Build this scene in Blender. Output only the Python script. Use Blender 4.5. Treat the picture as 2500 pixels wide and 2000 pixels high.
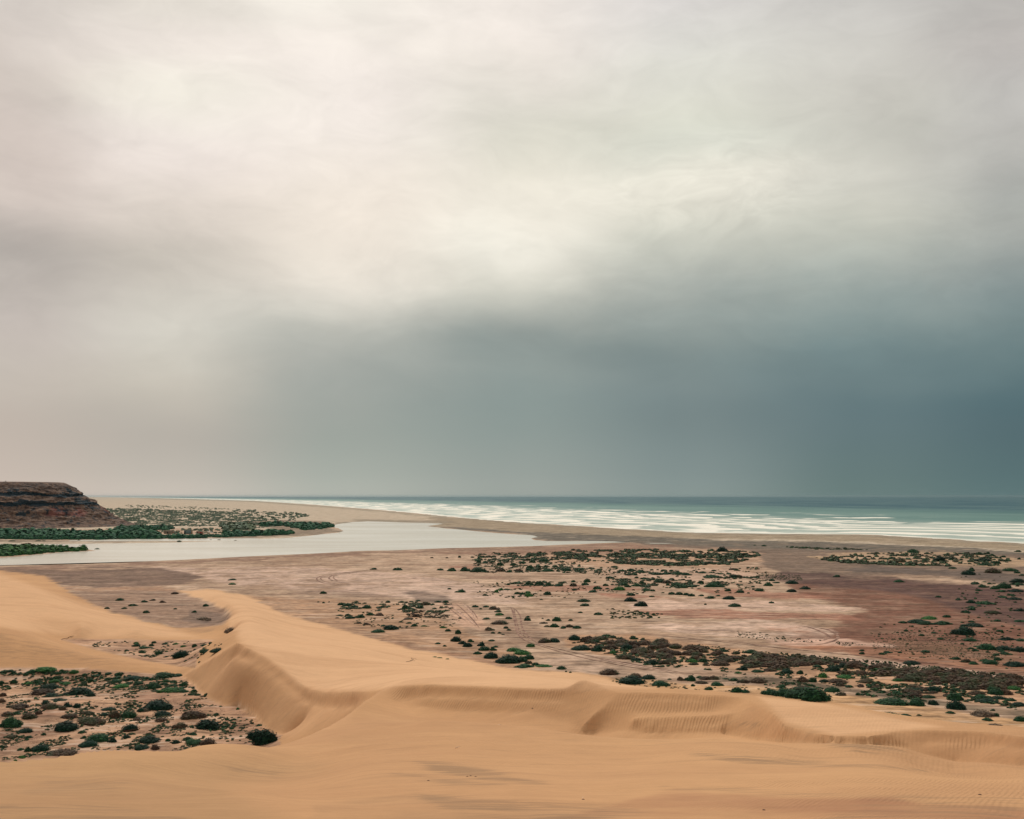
import bpy, math, random
import numpy as np
from mathutils import Vector

for o in list(bpy.data.objects):
    bpy.data.objects.remove(o)
scene = bpy.context.scene
COL = scene.collection

# ---------------------------------------------------------------- camera
F, HC = 2700.0, 40.0
PITCH = math.atan(211.0 / F)
cd = bpy.data.cameras.new("camera")
cam = bpy.data.objects.new("camera", cd)
COL.objects.link(cam)
cam.location = (0, 0, HC)
cam.rotation_euler = (math.pi / 2 + PITCH, 0, 0)
cd.sensor_fit = 'HORIZONTAL'
cd.sensor_width = 36.0
cd.lens = 36.0 * F / 2500.0
cd.clip_start = 0.1
cd.clip_end = 200000.0
scene.camera = cam
CP, SP = math.cos(PITCH), math.sin(PITCH)


def lin(c):
    out = []
    for v in c[:3]:
        v = v / 255.0
        out.append(v / 12.92 if v <= 0.04045 else ((v + 0.055) / 1.055) ** 2.4)
    return out


# ---------------------------------------------------------------- sky
SUN_AZ, SUN_EL = math.radians(-14), math.radians(47)      # azimuth from +Y towards +X
world = bpy.data.worlds.new("World")
scene.world = world
world.use_nodes = True
nt = world.node_tree
nt.nodes.clear()
N = nt.nodes.new
Lk = nt.links.new


def wmath(op, a, b=None, clamp=False):
    n = N("ShaderNodeMath")
    n.operation = op
    n.use_clamp = clamp
    for i, v in enumerate((a, b)):
        if v is None:
            continue
        if isinstance(v, (int, float)):
            n.inputs[i].default_value = v
        else:
            Lk(v, n.inputs[i])
    return n.outputs[0]


def wsmooth(v, a, b):
    n = N("ShaderNodeMapRange")
    n.interpolation_type = 'SMOOTHSTEP'
    Lk(v, n.inputs[0])
    n.inputs[1].default_value = a
    n.inputs[2].default_value = b
    return n.outputs[0]


def wmix(f, a, b, mode='MIX'):
    n = N("ShaderNodeMix")
    n.data_type = 'RGBA'
    n.blend_type = mode
    for s, v in ((n.inputs[0], f), (n.inputs[6], a), (n.inputs[7], b)):
        if isinstance(v, (int, float)):
            s.default_value = v
        elif isinstance(v, (tuple, list)):
            s.default_value = tuple(v)[:3] + (1.0,)
        else:
            Lk(v, s)
    return n.outputs[2]


tc = N("ShaderNodeTexCoord")
nrm = N("ShaderNodeVectorMath"); nrm.operation = 'NORMALIZE'
Lk(tc.outputs['Generated'], nrm.inputs[0])
sep = N("ShaderNodeSeparateXYZ")
Lk(nrm.outputs[0], sep.inputs[0])
az0 = wmath('ARCTAN2', sep.outputs[0], sep.outputs[1])
el0 = wmath('ARCSINE', sep.outputs[2])
cmb = N("ShaderNodeCombineXYZ")
Lk(az0, cmb.inputs[0]); Lk(wmath('MULTIPLY', el0, 2.0), cmb.inputs[1])


def wnoise(scale, det, off, rough=0.5, vec=None):
    m = N("ShaderNodeMapping")
    Lk(vec or cmb.outputs[0], m.inputs[0])
    m.inputs[1].default_value = off
    n = N("ShaderNodeTexNoise")
    n.inputs['Scale'].default_value = scale
    n.inputs['Detail'].default_value = det
    n.inputs['Roughness'].default_value = rough
    Lk(m.outputs[0], n.inputs['Vector'])
    return wmath('SUBTRACT', n.outputs['Fac'], 0.5)


hzf = wsmooth(el0, 0.0, 0.12)                      # the air is even near the horizon
az = wmath('ADD', az0, wmath('MULTIPLY', wmath('MULTIPLY', wnoise(3.2, 5, (1, 2, 0)), 0.16), hzf))
el = wmath('ADD', el0, wmath('MULTIPLY', wmath('MULTIPLY', wnoise(3.6, 6, (7, 3, 0)), 0.085), hzf))
SKYX = [0, 360, 720, 1080, 1440, 1800, 2156]
SKYY = [0, 100, 200, 300, 400, 500, 600, 700, 800, 900, 1000, 1044]
SKY = {
 0:    [(208,201,195),(208,199,192),(207,197,190),(208,197,190),(203,193,186),(181,174,168),(184,177,171),(192,184,178),(192,184,176),(187,177,169),(194,183,175),(201,188,179)],
 360:  [(224,219,211),(236,229,222),(240,236,226),(238,230,224),(226,217,209),(202,195,186),(201,196,187),(208,205,196),(196,191,181),(178,173,166),(186,181,174),(198,191,183)],
 720:  [(242,238,230),(241,235,228),(240,233,227),(240,233,226),(240,232,222),(236,228,217),(226,221,211),(194,194,186),(166,170,165),(152,160,156),(162,170,165),(172,178,172)],
 1080: [(240,234,228),(238,232,225),(216,214,204),(222,220,208),(234,230,218),(240,237,226),(206,206,196),(150,158,154),(138,150,148),(134,148,147),(146,157,155),(152,162,159)],
 1440: [(216,214,212),(218,218,212),(216,217,206),(212,214,203),(228,226,214),(206,207,196),(168,174,168),(130,143,142),(118,134,136),(114,131,134),(124,141,143),(131,147,147)],
 1800: [(202,201,198),(206,205,200),(202,201,194),(196,196,188),(205,205,196),(200,202,192),(164,173,168),(122,140,141),(98,120,125),(92,115,121),(94,118,121),(98,122,123)],
 2156: [(184,182,179),(190,187,184),(188,187,184),(186,186,182),(172,175,171),(164,169,165),(134,147,147),(106,127,130),(82,108,115),(76,102,110),(80,108,114),(86,114,118)],
}


def dir_of(px, py):
    a, b = (px - 1250.0) / F, (1000.0 - py) / F
    v = Vector((a, CP - b * SP, SP + b * CP)).normalized()
    return math.atan2(v.x, v.y), math.asin(v.z)


RAD0, RAD1 = math.radians(-2), math.radians(28)
elf = wmath('DIVIDE', wmath('SUBTRACT', el, RAD0), RAD1 - RAD0, True)
prev = None
for xi in SKYX:
    r = N("ShaderNodeValToRGB")
    r.color_ramp.interpolation = 'CARDINAL'
    Lk(elf, r.inputs[0])
    stops = []
    for y, c in zip(SKYY, SKY[xi]):
        _, e = dir_of(xi * 1.1596, y * 1.1596)
        stops.append(((e - RAD0) / (RAD1 - RAD0), lin(c)))
    stops.sort(key=lambda s: s[0])
    cr = r.color_ramp
    while len(cr.elements) < len(stops):
        cr.elements.new(0.5)
    for e_, s in zip(cr.elements, stops):
        e_.position = s[0]
        e_.color = (*s[1], 1)
    a_, _ = dir_of(xi * 1.1596, 700)
    if prev is None:
        cur = r.outputs[0]
    else:
        cur = wmix(wsmooth(az, prev, a_), cur, r.outputs[0])
    prev = a_
# overhead and behind: even bright overcast
absaz = wmath('ABSOLUTE', az0)
cur = wmix(wsmooth(absaz, 0.7, 1.9), cur, (0.46, 0.45, 0.43))
cur = wmix(wsmooth(el0, 0.46, 0.95), cur, (0.60, 0.585, 0.56))
# soft cloud texture
streak = N("ShaderNodeCombineXYZ")
Lk(az0, streak.inputs[0]); Lk(wmath('ADD', wmath('MULTIPLY', el0, 2.6), wmath('MULTIPLY', az0, 0.5)), streak.inputs[1])
warp = N("ShaderNodeCombineXYZ")
Lk(wmath('ADD', az0, wmath('MULTIPLY', wnoise(7, 3, (2, 4, 6)), .18)), warp.inputs[0])
Lk(wmath('ADD', wmath('MULTIPLY', el0, 2.4), wmath('MULTIPLY', wnoise(6, 3, (5, 5, 1)), .22)), warp.inputs[1])
tex = wmath('ADD', wmath('MULTIPLY', wnoise(5.5, 6, (3, 9, 2), 0.55, streak.outputs[0]), 0.26), wmath('MULTIPLY', wnoise(15, 7, (8, 1, 5), 0.62, warp.outputs[0]), 0.29))
paz, pel = dir_of(1500 * 1.1596, 385 * 1.1596)
pd = wmath('ADD', wmath('POWER', wmath('DIVIDE', wmath('SUBTRACT', az0, paz), 0.13), 2.0), wmath('POWER', wmath('DIVIDE', wmath('SUBTRACT', el0, pel), 0.045), 2.0))
lump = wmath('MULTIPLY', wsmooth(pd, 1.6, 0.0), wmath('ADD', wmath('MULTIPLY', wnoise(30, 6, (4, 2, 8), 0.55, warp.outputs[0]), 0.42), 0.05))
tex = wmath('ADD', tex, lump)
tex = wmath('ADD', wmath('MULTIPLY', tex, wsmooth(el0, 0.02, 0.2)), 1.0)
tv = N("ShaderNodeVectorMath"); tv.operation = 'SCALE'
Lk(wmix(1.0, cur, (1.035, 1.008, 0.975), 'MULTIPLY'), tv.inputs[0]); Lk(wmath('MULTIPLY', tex, 10.0), tv.inputs['Scale'])
sky = N("ShaderNodeTexSky")
sky.sky_type = 'NISHITA'
sky.sun_disc = False
sky.sun_elevation = SUN_EL
sky.sun_rotation = SUN_AZ
bg = N("ShaderNodeBackground")
bg.inputs['Strength'].default_value = 0.1
Lk(wmix(0.97, sky.outputs[0], tv.outputs[0]), bg.inputs['Color'])
wo = N("ShaderNodeOutputWorld")
Lk(bg.outputs[0], wo.inputs[0])

# ---------------------------------------------------------------- sun behind the cloud
sd = bpy.data.lights.new("sun", 'SUN')
sd.energy = 2.0
sd.angle = math.radians(20)
sd.color = (1.0, 0.95, 0.86)
sun = bpy.data.objects.new("sun", sd)
COL.objects.link(sun)
sv = Vector((math.sin(SUN_AZ) * math.cos(SUN_EL), math.cos(SUN_AZ) * math.cos(SUN_EL), math.sin(SUN_EL)))
sun.rotation_euler = sv.to_track_quat('Z', 'Y').to_euler()
sun.location = (0, 0, 120)

scene.view_settings.view_transform = 'Standard'
scene.view_settings.look = 'None'
scene.view_settings.exposure = 0.0
scene.view_settings.gamma = 1.0
scene.cycles.volume_bounces = 0
scene.cycles.max_bounces = 6

HAZE = 1.2e-5
rng = np.random.default_rng(7)
random.seed(7)


# ---------------------------------------------------------------- helpers
def tag(o, label=None, cat=None, group=None, kind=None):
    if label: o["label"] = label
    if cat: o["category"] = cat
    if group: o["group"] = group
    if kind: o["kind"] = kind
    return o


def make_obj(name, V, Fq, mat, parent=None, smooth=False, attrs=None, tri=False):
    """V (n,3), Fq (m,4) or (m,3) index arrays -> one mesh object"""
    V = np.asarray(V, np.float32); Fq = np.asarray(Fq, np.int32)
    me = bpy.data.meshes.new(name)
    k = Fq.shape[1]
    me.vertices.add(len(V)); me.vertices.foreach_set("co", V.ravel())
    me.loops.add(Fq.size); me.loops.foreach_set("vertex_index", Fq.ravel())
    me.polygons.add(len(Fq))
    me.polygons.foreach_set("loop_start", np.arange(0, Fq.size, k, dtype=np.int32))
    if smooth:
        me.polygons.foreach_set("use_smooth", np.ones(len(Fq), bool))
    me.update(calc_edges=True)
    if attrs:
        for an, av in attrs.items():
            av = np.asarray(av, np.float32)
            if av.ndim == 1:
                at = me.attributes.new(an, 'FLOAT', 'POINT'); at.data.foreach_set("value", av)
            else:
                at = me.attributes.new(an, 'FLOAT_COLOR', 'POINT')
                a4 = np.ones((len(av), 4), np.float32); a4[:, :3] = av
                at.data.foreach_set("color", a4.ravel())
    if mat is not None:
        me.materials.append(mat)
    o = bpy.data.objects.new(name, me)
    COL.objects.link(o)
    if parent is not None:
        o.parent = parent
    return o


_perm = np.random.default_rng(3).permutation(512)
_perm = np.concatenate([_perm, _perm])
_g = np.random.default_rng(4).uniform(0, 2 * np.pi, 512)
_gx, _gy = np.cos(_g), np.sin(_g)


def perlin(x, y):
    xi, yi = np.floor(x).astype(int), np.floor(y).astype(int)
    xf, yf = x - xi, y - yi
    u, v = xf * xf * xf * (xf * (xf * 6 - 15) + 10), yf * yf * yf * (yf * (yf * 6 - 15) + 10)
    def h(i, j):
        return _perm[(_perm[(xi + i) & 511] + (yi + j)) & 511]
    def gd(i, j):
        k = h(i, j)
        return _gx[k] * (xf - i) + _gy[k] * (yf - j)
    a = gd(0, 0) * (1 - u) + gd(1, 0) * u
    b = gd(0, 1) * (1 - u) + gd(1, 1) * u
    return (a * (1 - v) + b * v) * 1.5


def fbm(x, y, wl, octv, gain=0.5):
    s, a, t = 0, 1.0, 0.0
    f = 1.0 / wl
    for k in range(octv):
        s = s + a * perlin(x * f + 17.3 * k, y * f - 9.1 * k)
        t += a; a *= gain; f *= 2.03
    return s / t * 1.3


def sstep(x, a, b):
    t = np.clip((x - a) / (b - a), 0, 1)
    return t * t * (3 - 2 * t)


def ray(px, py):
    a, b = (px - 1250.0) / F, (1000.0 - py) / F
    Y = CP - b * SP
    return a / Y, (SP + b * CP) / Y          # x/y and z/y


def proj(x, y, z):
    """world -> photograph pixel"""
    z = z - HC
    dep = y * CP + z * SP
    dep = np.where(dep > 0.01, dep, 0.01)
    return 1250 + F * x / dep, 1000 - F * (z * CP - y * SP) / dep


def sdpoly(px, py, poly, ky=1.0):
    """signed distance (positive inside); rows count ky times"""
    P = np.asarray(poly, float)
    x, y = px, py * ky
    d = np.full(x.shape, 1e18); ins = np.zeros(x.shape, bool)
    n = len(P)
    for i in range(n):
        x0, y0 = P[i, 0], P[i, 1] * ky
        x1, y1 = P[(i + 1) % n, 0], P[(i + 1) % n, 1] * ky
        ex, ey = x1 - x0, y1 - y0
        t = np.clip(((x - x0) * ex + (y - y0) * ey) / (ex * ex + ey * ey + 1e-9), 0, 1)
        d = np.minimum(d, (x - x0 - t * ex) ** 2 + (y - y0 - t * ey) ** 2)
        c = ((y0 > y) != (y1 > y)) & (x < (x1 - x0) * (y - y0) / (y1 - y0 + 1e-12) + x0)
        ins ^= c
    d = np.sqrt(d)
    return np.where(ins, d, -d)


def sdline(px, py, line, ky=1.0):
    P = np.asarray(line, float)
    x, y = px, py * ky
    d = np.full(x.shape, 1e18)
    for i in range(len(P) - 1):
        x0, y0 = P[i, 0], P[i, 1] * ky
        ex, ey = P[i + 1, 0] - x0, P[i + 1, 1] * ky - y0
        t = np.clip(((x - x0) * ex + (y - y0) * ey) / (ex * ex + ey * ey + 1e-9), 0, 1)
        d = np.minimum(d, (x - x0 - t * ex) ** 2 + (y - y0 - t * ey) ** 2)
    return np.sqrt(d)


# ---------------------------------------------------------------- terrain heights
# survey points of the dunes: (photo px, photo py, metres in front of the camera); crease = sharp sand crest
def S(px, py, D):
    u, w = ray(px, py)
    return (u, math.log(D), HC + w * D)


def G(px, py, z):                            # a point of known height
    u, w = ray(px, py)
    D = (z - HC) / w
    return (u, math.log(D), z)


CREASE = [
    # nearest dune: rim above the big hollow, runs into the saddle
    [S(-600,1880,70),S(-200,1872,72),S(0,1862,74),S(60,1858,75),S(120,1852,76),S(180,1843,77),S(205,1837,78),S(250,1835,80),S(420,1836,87),S(560,1838,94),S(640,1830,100),S(700,1816,106),S(740,1803,110),S(800,1777,117),S(850,1748,124),S(890,1713,133),S(930,1686,144)],
    # slip-face brink
    [S(441,1651,232),S(480,1630,228),S(530,1600,222),S(560,1580,218),S(579,1569,214),S(608,1582,208),S(631,1595,204),S(657,1606,200),S(679,1627,195),S(712,1647,190),S(738,1672,184),S(754,1683,180),S(792,1692,172),S(830,1693,165),S(867,1691,158),S(900,1689,152),S(930,1684,147)],
    # foot of the slip face
    [G(441,1652,3),G(470,1669,3),G(491,1693,3),G(510,1708,3),G(543,1724,3),G(575,1724,3),G(600,1734,3),G(624,1753,3),G(645,1779,3),G(670,1792,3),G(730,1803,3)],
    # rippled brink, first hollow
    [S(930,1684,147),S(960,1675,144),S(1050,1671,140),S(1200,1676,135),S(1330,1681,131),S(1380,1681,130),S(1398,1672,130),S(1412,1661,130.5),S(1426,1658,131),S(1450,1665,130),S(1480,1680,128),S(1510,1690,126),S(1560,1688,125.5),S(1650,1690,124),S(1760,1695,122),S(1815,1702,121),S(1850,1717,118),S(1892,1743,112),S(1917,1770,106.5),S(1976,1787,102.5),S(2038,1797,99.5),S(2122,1797,99),S(2163,1791,101),S(2193,1783,103),S(2260,1781,102.5),S(2393,1785,100.5),S(2500,1799,96),S(2700,1815,90),S(3100,1830,86)],
]
CREASE.append([S(1770,1792,115.5),S(1800,1797,113.9),S(1850,1805,111.5),S(1900,1810,106.5),S(1955,1813,102.0),S(2080,1816,98.2),S(2160,1819,99.6),S(2205,1822,100.6),S(2251,1841,99.3),S(2330,1860,97.8),S(2500,1868,92.8),S(2800,1880,84),S(3100,1890,80)])
CREASE.append([S(1545,1752,120.6),S(1600,1749,120.1),S(1725,1745,118.3),S(1785,1740,117.4)])
CREASE.append([S(1510,1690,126),S(1480,1718,124.4),S(1450,1743,123.1),S(1428,1768,122.3)])


def shoulder(line, f, slope, x0, x1):
    # a line just in front of (f < 1) or behind a crest that fixes the slope of that flank
    out = []
    for (u_, l_, z_) in line:
        D_ = math.exp(l_)
        px_ = 1250 + u_ * F * (CP)          # column is enough here
        if x0 <= px_ <= x1:
            out.append((u_, l_ + math.log(f), z_ - slope * abs(1 - f) * D_))
    return out


def dense(line, step=25):
    out = []
    for a, b in zip(line[:-1], line[1:]):
        n = max(1, int(abs(a[0] - b[0]) * F / step))
        out += [tuple(a[k] + (b[k] - a[k]) * t / n for k in range(3)) for t in range(n)]
    return out + [line[-1]]


def nearline(line, f, drow, x0, x1):
    return [(u_, l_ + math.log(f), HC + ((z_ - HC) / math.exp(l_) - drow / F) * f * math.exp(l_)) for (u_, l_, z_) in line if x0 <= 1250 + u_ * F <= x1]


SMOOTHL = [
    nearline(dense(CREASE[4]), .955, 5, 1860, 3100),
    nearline(dense(CREASE[4]), .87, 13, 1900, 3100),
    shoulder(dense(CREASE[1]), .975, .36, 560, 880),
    shoulder(dense(CREASE[1]), 1.025, .02, 600, 900),
    shoulder(dense(CREASE[3]), .985, .58, 975, 1385),
    shoulder(dense(CREASE[3]), 1.03, .06, 975, 1385),
    shoulder(dense(CREASE[3]), .991, .50, 1530, 1740),
    shoulder(dense(CREASE[3]), 1.02, .08, 1530, 1800),
    shoulder(dense(CREASE[5]), .988, .58, 1560, 1800),
    shoulder(dense(CREASE[3]), .985, .55, 2210, 3000),
    shoulder(dense(CREASE[3]), 1.015, .10, 2210, 3000),
    # crest of the left dune above the hollow
    [S(-600,1505,270),S(-200,1527,262),S(0,1542,260),S(80,1563,257),S(150,1584,254),S(220,1601,249),S(330,1620,243),S(420,1636,237),S(441,1651,232)],
    [G(-600,1634,3),G(0,1632,3),G(200,1632,3),G(330,1642,3),G(441,1652,3)],
    [G(150,1562,2.2),G(330,1563,2.2),G(480,1563,2.2),G(560,1563,2.2)],
    [G(190,1572,2.2),G(250,1590,2.2),G(350,1612,2.2),G(430,1626,2.2)],
    # dune feet on the plain
    [G(600,1455,.3),G(700,1500,.3),G(800,1530,.3),G(950,1570,.3),G(1100,1603,.3),G(1250,1633,.3),G(1400,1642,.3),G(1480,1652,.3),G(1540,1674,.3),G(1600,1680,.3),G(1750,1690,.3),G(1860,1694,.5),G(2000,1712,1),G(2100,1728,1.2),G(2172,1745,1.5),G(2300,1758,1.5),G(2500,1775,1.5),G(3100,1800,1.5)],
    [G(440,1452,.3),G(500,1475,.3),G(545,1500,.3),G(545,1522,.3),G(430,1533,.4),G(300,1503,.3),G(200,1468,.3),G(150,1440,.3),G(110,1405,.3),G(0,1393,.3),G(-600,1390,.3)],
    [S(450,1443,462),S(510,1446,450),S(560,1468,400),S(583,1495,345),S(585,1520,300),S(582,1548,245)],
    # shoulder of the nearest dune
    [S(1050,1762,110),S(1217,1773,108),S(1326,1787,105),S(1451,1804,101),S(1600,1815,98),S(1700,1808,101),S(1760,1800,107)],
    # foot of the right hand faces
    # ridge in the middle of the second hollow
    # hollow bottoms
    [S(1000,1722,137.6),S(1100,1736,133.7),S(1200,1740,130.8),S(1300,1740,127.4),S(1400,1775,122.5),S(1450,1790,121.7),S(1520,1785,119.6),S(1650,1788,117.3),S(1740,1788,115.6)],
    [S(1540,1738,122.4),S(1640,1738,121.0),S(1740,1736,119.6),S(1785,1732,118.7)],
    [S(-600,1905,60),S(0,1885,64),S(300,1868,68),S(600,1860,80),S(760,1835,90),S(860,1800,102),S(960,1770,112)],
]
pts = [S(-600,2000,30),S(0,2000,31),S(600,2000,32),S(1250,2000,32),S(1900,2000,32),S(2500,2000,32),S(3100,2000,31),
       S(0,1940,42),S(600,1935,44),S(1250,1930,43),S(1900,1935,42),S(2500,1935,42),
       S(900,1880,64),S(1250,1880,60),S(1600,1880,60),S(1900,1885,58),S(2200,1890,57),S(2500,1910,54),S(3100,1925,50),
       S(300,1900,56),S(1250,1830,84),S(1550,1840,82),S(1000,1815,88),S(1850,1845,78),S(2150,1862,70),
       # top of the long dune
       S(1150,1640,190),S(1000,1625,205),S(1300,1655,190),S(850,1620,205),S(700,1560,255),S(800,1575,245),S(650,1530,300),S(900,1590,250),S(1450,1665,170),
       # left whaleback
       S(0,1500,312),S(0,1450,368),S(0,1415,425),S(120,1500,318),S(200,1535,300),S(-400,1480,320),S(-400,1410,430),
       S(330,1545,300),S(100,1440,395),
       # right back slopes
       S(1946,1709,124),S(2017,1719,119),S(2100,1739,114.5),S(2172,1753,111),S(2225,1762,111),
       ]
for a in np.linspace(-700, 720, 16):                 # floor of the big hollow, part hidden
    for z_, D_ in ((3.0, 128), (3.0, 150), (3, 175), (3, 205)):
        u = (a - 1250) / F
        if a > 480 and D_ > 190: continue
        if a > 640 and D_ > 160: continue
        pts.append((u, math.log(D_), z_))
for a in np.linspace(-700, 560, 9):
    pts.append(((a - 1250) / F, math.log(100 + max(0, a) * .02), 7.0 if a < 500 else 8.0))
for a in np.linspace(230, 420, 4):
    pts.append(((a - 1250) / F, math.log(262), 2.2))
for D_ in (3, 6, 10, 18):                            # ground round the camera
    for a in np.linspace(-900, 3400, 12):
        pts.append(((a - 1250) / F, math.log(D_), 38.2 - 0.2 * D_))
for D_ in (500, 600, 680):
    for a in np.linspace(-900, 3400, 22):
        pts.append(((a - 1250) / F, math.log(D_), 0.3))
for px_, py_ in ((700,1450),(900,1480),(1000,1540),(1200,1500),(1200,1590),(1400,1450),(1400,1600),(1600,1500),(1600,1620),(1600,1660),(1800,1450),(1800,1600),(1800,1670),(2000,1500),(2000,1620),(2000,1690),(2200,1450),(2200,1600),(2200,1700),(2400,1500),(2400,1650),(2400,1720),(300,1420),(350,1480),(450,1500),(250,1460),(3000,1600),(3000,1720),(-300,1385),(500,1400)):
    pts.append(G(px_, py_, 0.3))

UI = 0.50
ucore = np.arange(-UI, UI + 1e-6, 0.002)
uout = UI * 1.0 + np.cumsum(np.linspace(0.003, 0.022, 60))
UG = np.concatenate([-uout[::-1], ucore, uout])
LG = np.concatenate([np.arange(math.log(2.0), math.log(88.0), .0085), np.arange(math.log(88.0), math.log(238.0), .0026), np.arange(math.log(238.0), math.log(700.0), .0055)])
LD0, LD1 = LG[0], LG[-1]
NU, NL = len(UG), len(LG)


def rasterise(f):
    nu, nl = (NU + f - 1) // f + 1, (NL + f - 1) // f + 1
    acc = np.zeros((nl, nu)); cnt = np.zeros((nl, nu)); cr = np.zeros((nl, nu), bool)
    def put(u, l, z, crease, w=1.0):
        i = np.interp(u, UG, np.arange(NU)) / f
        j = np.interp(l, LG, np.arange(NL)) / f
        if l > LD1 + .01: return
        ii, jj = int(round(i)), int(round(j))
        if 0 <= ii < nu and 0 <= jj < nl:
            acc[jj, ii] += z * w; cnt[jj, ii] += w
            if crease: cr[jj, ii] = True
    for lst, crease in ((CREASE, True), (SMOOTHL, False)):
        for line in lst:
            for a, b in zip(line[:-1], line[1:]):
                n = int(max(abs(a[0] - b[0]) / 0.002, abs(a[1] - b[1]) / .0026) * 1.5 / f) + 2
                for t in np.linspace(0, 1, n):
                    put(a[0] + (b[0] - a[0]) * t, a[1] + (b[1] - a[1]) * t, a[2] + (b[2] - a[2]) * t, crease)
    for p in pts:
        put(*p, False)
    m = cnt > 0
    acc[m] /= cnt[m]
    return acc, m, cr


def lap(z):
    p = np.pad(z, 1, mode='edge')
    return p[:-2, 1:-1] + p[2:, 1:-1] + p[1:-1, :-2] + p[1:-1, 2:] - 4 * z


z = None
for f, its in ((32, 3000), (16, 4000), (8, 4000), (4, 2500), (2, 500), (1, 160)):
    val, m, cr = rasterise(f)
    if z is None:
        z = np.where(m, val, val[m].mean())
    else:
        ny, nx = val.shape
        yy = np.linspace(0, ny - 1, ny) / 2; xx = np.linspace(0, nx - 1, nx) / 2
        y0 = np.clip(yy.astype(int), 0, z.shape[0] - 2); x0 = np.clip(xx.astype(int), 0, z.shape[1] - 2)
        fy = np.clip(yy - y0, 0, 1)[:, None]; fx = np.clip(xx - x0, 0, 1)[None]
        z = (z[y0][:, x0] * (1 - fy) * (1 - fx) + z[y0 + 1][:, x0] * fy * (1 - fx) + z[y0][:, x0 + 1] * (1 - fy) * fx + z[y0 + 1][:, x0 + 1] * fy * fx)
    wgt = np.where(cr, 0.0, 1.0)
    z[m] = val[m]
    vel = np.zeros_like(z)
    for it in range(its):                       # momentum descent of the bending energy
        Lz = lap(z)
        g = lap(wgt * Lz) - 0.03 * Lz
        vel = 0.9 * vel - 0.045 * g
        vel[m] = 0
        z = z + vel
ZD = z[:NL, :NU]


def zdune(u, l):
    """height of the dune survey at (x/y, ln y)"""
    i = np.interp(u, UG, np.arange(NU)); j = np.interp(l, LG, np.arange(NL))
    i = np.clip(i, 0, NU - 1.001); j = np.clip(j, 0, NL - 1.001)
    i0 = i.astype(int); j0 = j.astype(int); fi = i - i0; fj = j - j0
    return (ZD[j0, i0] * (1 - fi) * (1 - fj) + ZD[j0, i0 + 1] * fi * (1 - fj) + ZD[j0 + 1, i0] * (1 - fi) * fj + ZD[j0 + 1, i0 + 1] * fi * fj)


# ---------------------------------------------------------------- shore lines (photo px on the water level)
LAGOON = [(-500,1332),(0,1328),(150,1328),(300,1327),(420,1325),(520,1321.5),(575,1319.5),(640,1316),(700,1313),(760,1308),(800,1303),(830,1300),(838,1297),(832,1293),(826,1290),(815,1287),(808,1283),(830,1279),(860,1275),(900,1273),(1000,1276),(1050,1277),(1085,1279),(1060,1282),(1042,1284.5),(1060,1287.5),(1100,1291),(1180,1299),(1250,1304),(1297,1306.5),(1311,1311),(1297,1315.5),(1305,1319),(1340,1321),(1400,1321),(1450,1321),(1500,1322),(1535,1324),(1480,1325.5),(1400,1329),(1300,1334),(1100,1338),(960,1344),(880,1345),(800,1350),(700,1354),(600,1359),(500,1364),(400,1369),(300,1374),(200,1378),(100,1380),(0,1382),(-500,1396)]
INLET = [(170,1319),(300,1316.5),(450,1315.5),(560,1314.5),(620,1313.5),(640,1316),(575,1319.3),(520,1320.5),(450,1321),(300,1321.5),(170,1321)]
SPIT = [(-500,1334),(-50,1331),(60,1331),(110,1333),(150,1334),(200,1339),(225,1344),(243,1345),(220,1346),(150,1349),(60,1357),(0,1362),(-500,1376)]
PUDDLE = [(1560,1325.2),(1640,1326.6),(1670,1328),(1600,1327.4)]
SHOREP = [(200,1213.2),(360,1216),(480,1218.8),(620,1223),(760,1232),(900,1243),(1000,1252),(1100,1262),(1250,1275),(1400,1284),(1550,1293),(1700,1301),(1900,1303.5),(2100,1305),(2250,1313),(2400,1322),(2500,1327),(2900,1341),(3400,1358)]


def on_plane(px, py, z=0.0):
    u, w = ray(px, py)
    D = (z - HC) / w
    return u * D, D


SHORE = np.array([on_plane(a, b) for a, b in SHOREP])[::-1]        # near -> far, world metres


def shore_ts(x, y):
    """signed distance out to sea and distance along the shore"""
    best = np.full(x.shape, 1e18); t_ = np.zeros(x.shape); s_ = np.zeros(x.shape); s0 = 0.0
    P = SHORE
    n = len(P)
    for i in range(n - 1):
        ex, ey = P[i + 1] - P[i]
        L = math.hypot(ex, ey)
        tt = ((x - P[i, 0]) * ex + (y - P[i, 1]) * ey) / (L * L)
        lo = -1e9 if i == 0 else 0.0
        hi = 1e9 if i == n - 2 else 1.0
        tt = np.clip(tt, lo, hi)
        dx, dy = x - P[i, 0] - tt * ex, y - P[i, 1] - tt * ey
        d2 = dx * dx + dy * dy
        sgn = np.sign(ey * dx - ex * dy)
        m = d2 < best
        best = np.where(m, d2, best)
        t_ = np.where(m, np.sqrt(d2) * sgn, t_)
        s_ = np.where(m, s0 + tt * L, s_)
        s0 += L
    return t_, s_


H1 = [(-700,1634),(0,1632),(200,1632),(330,1642),(441,1652),(470,1669),(491,1693),(510,1708),(543,1724),(575,1724),(600,1734),(624,1753),(645,1779),(670,1792),(730,1803),(700,1870),(-700,1930)]
H2 = [(150,1562),(220,1560),(330,1563),(480,1564),(570,1564),(530,1600),(480,1630),(440,1627),(350,1612),(250,1590),(190,1573)]


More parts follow.
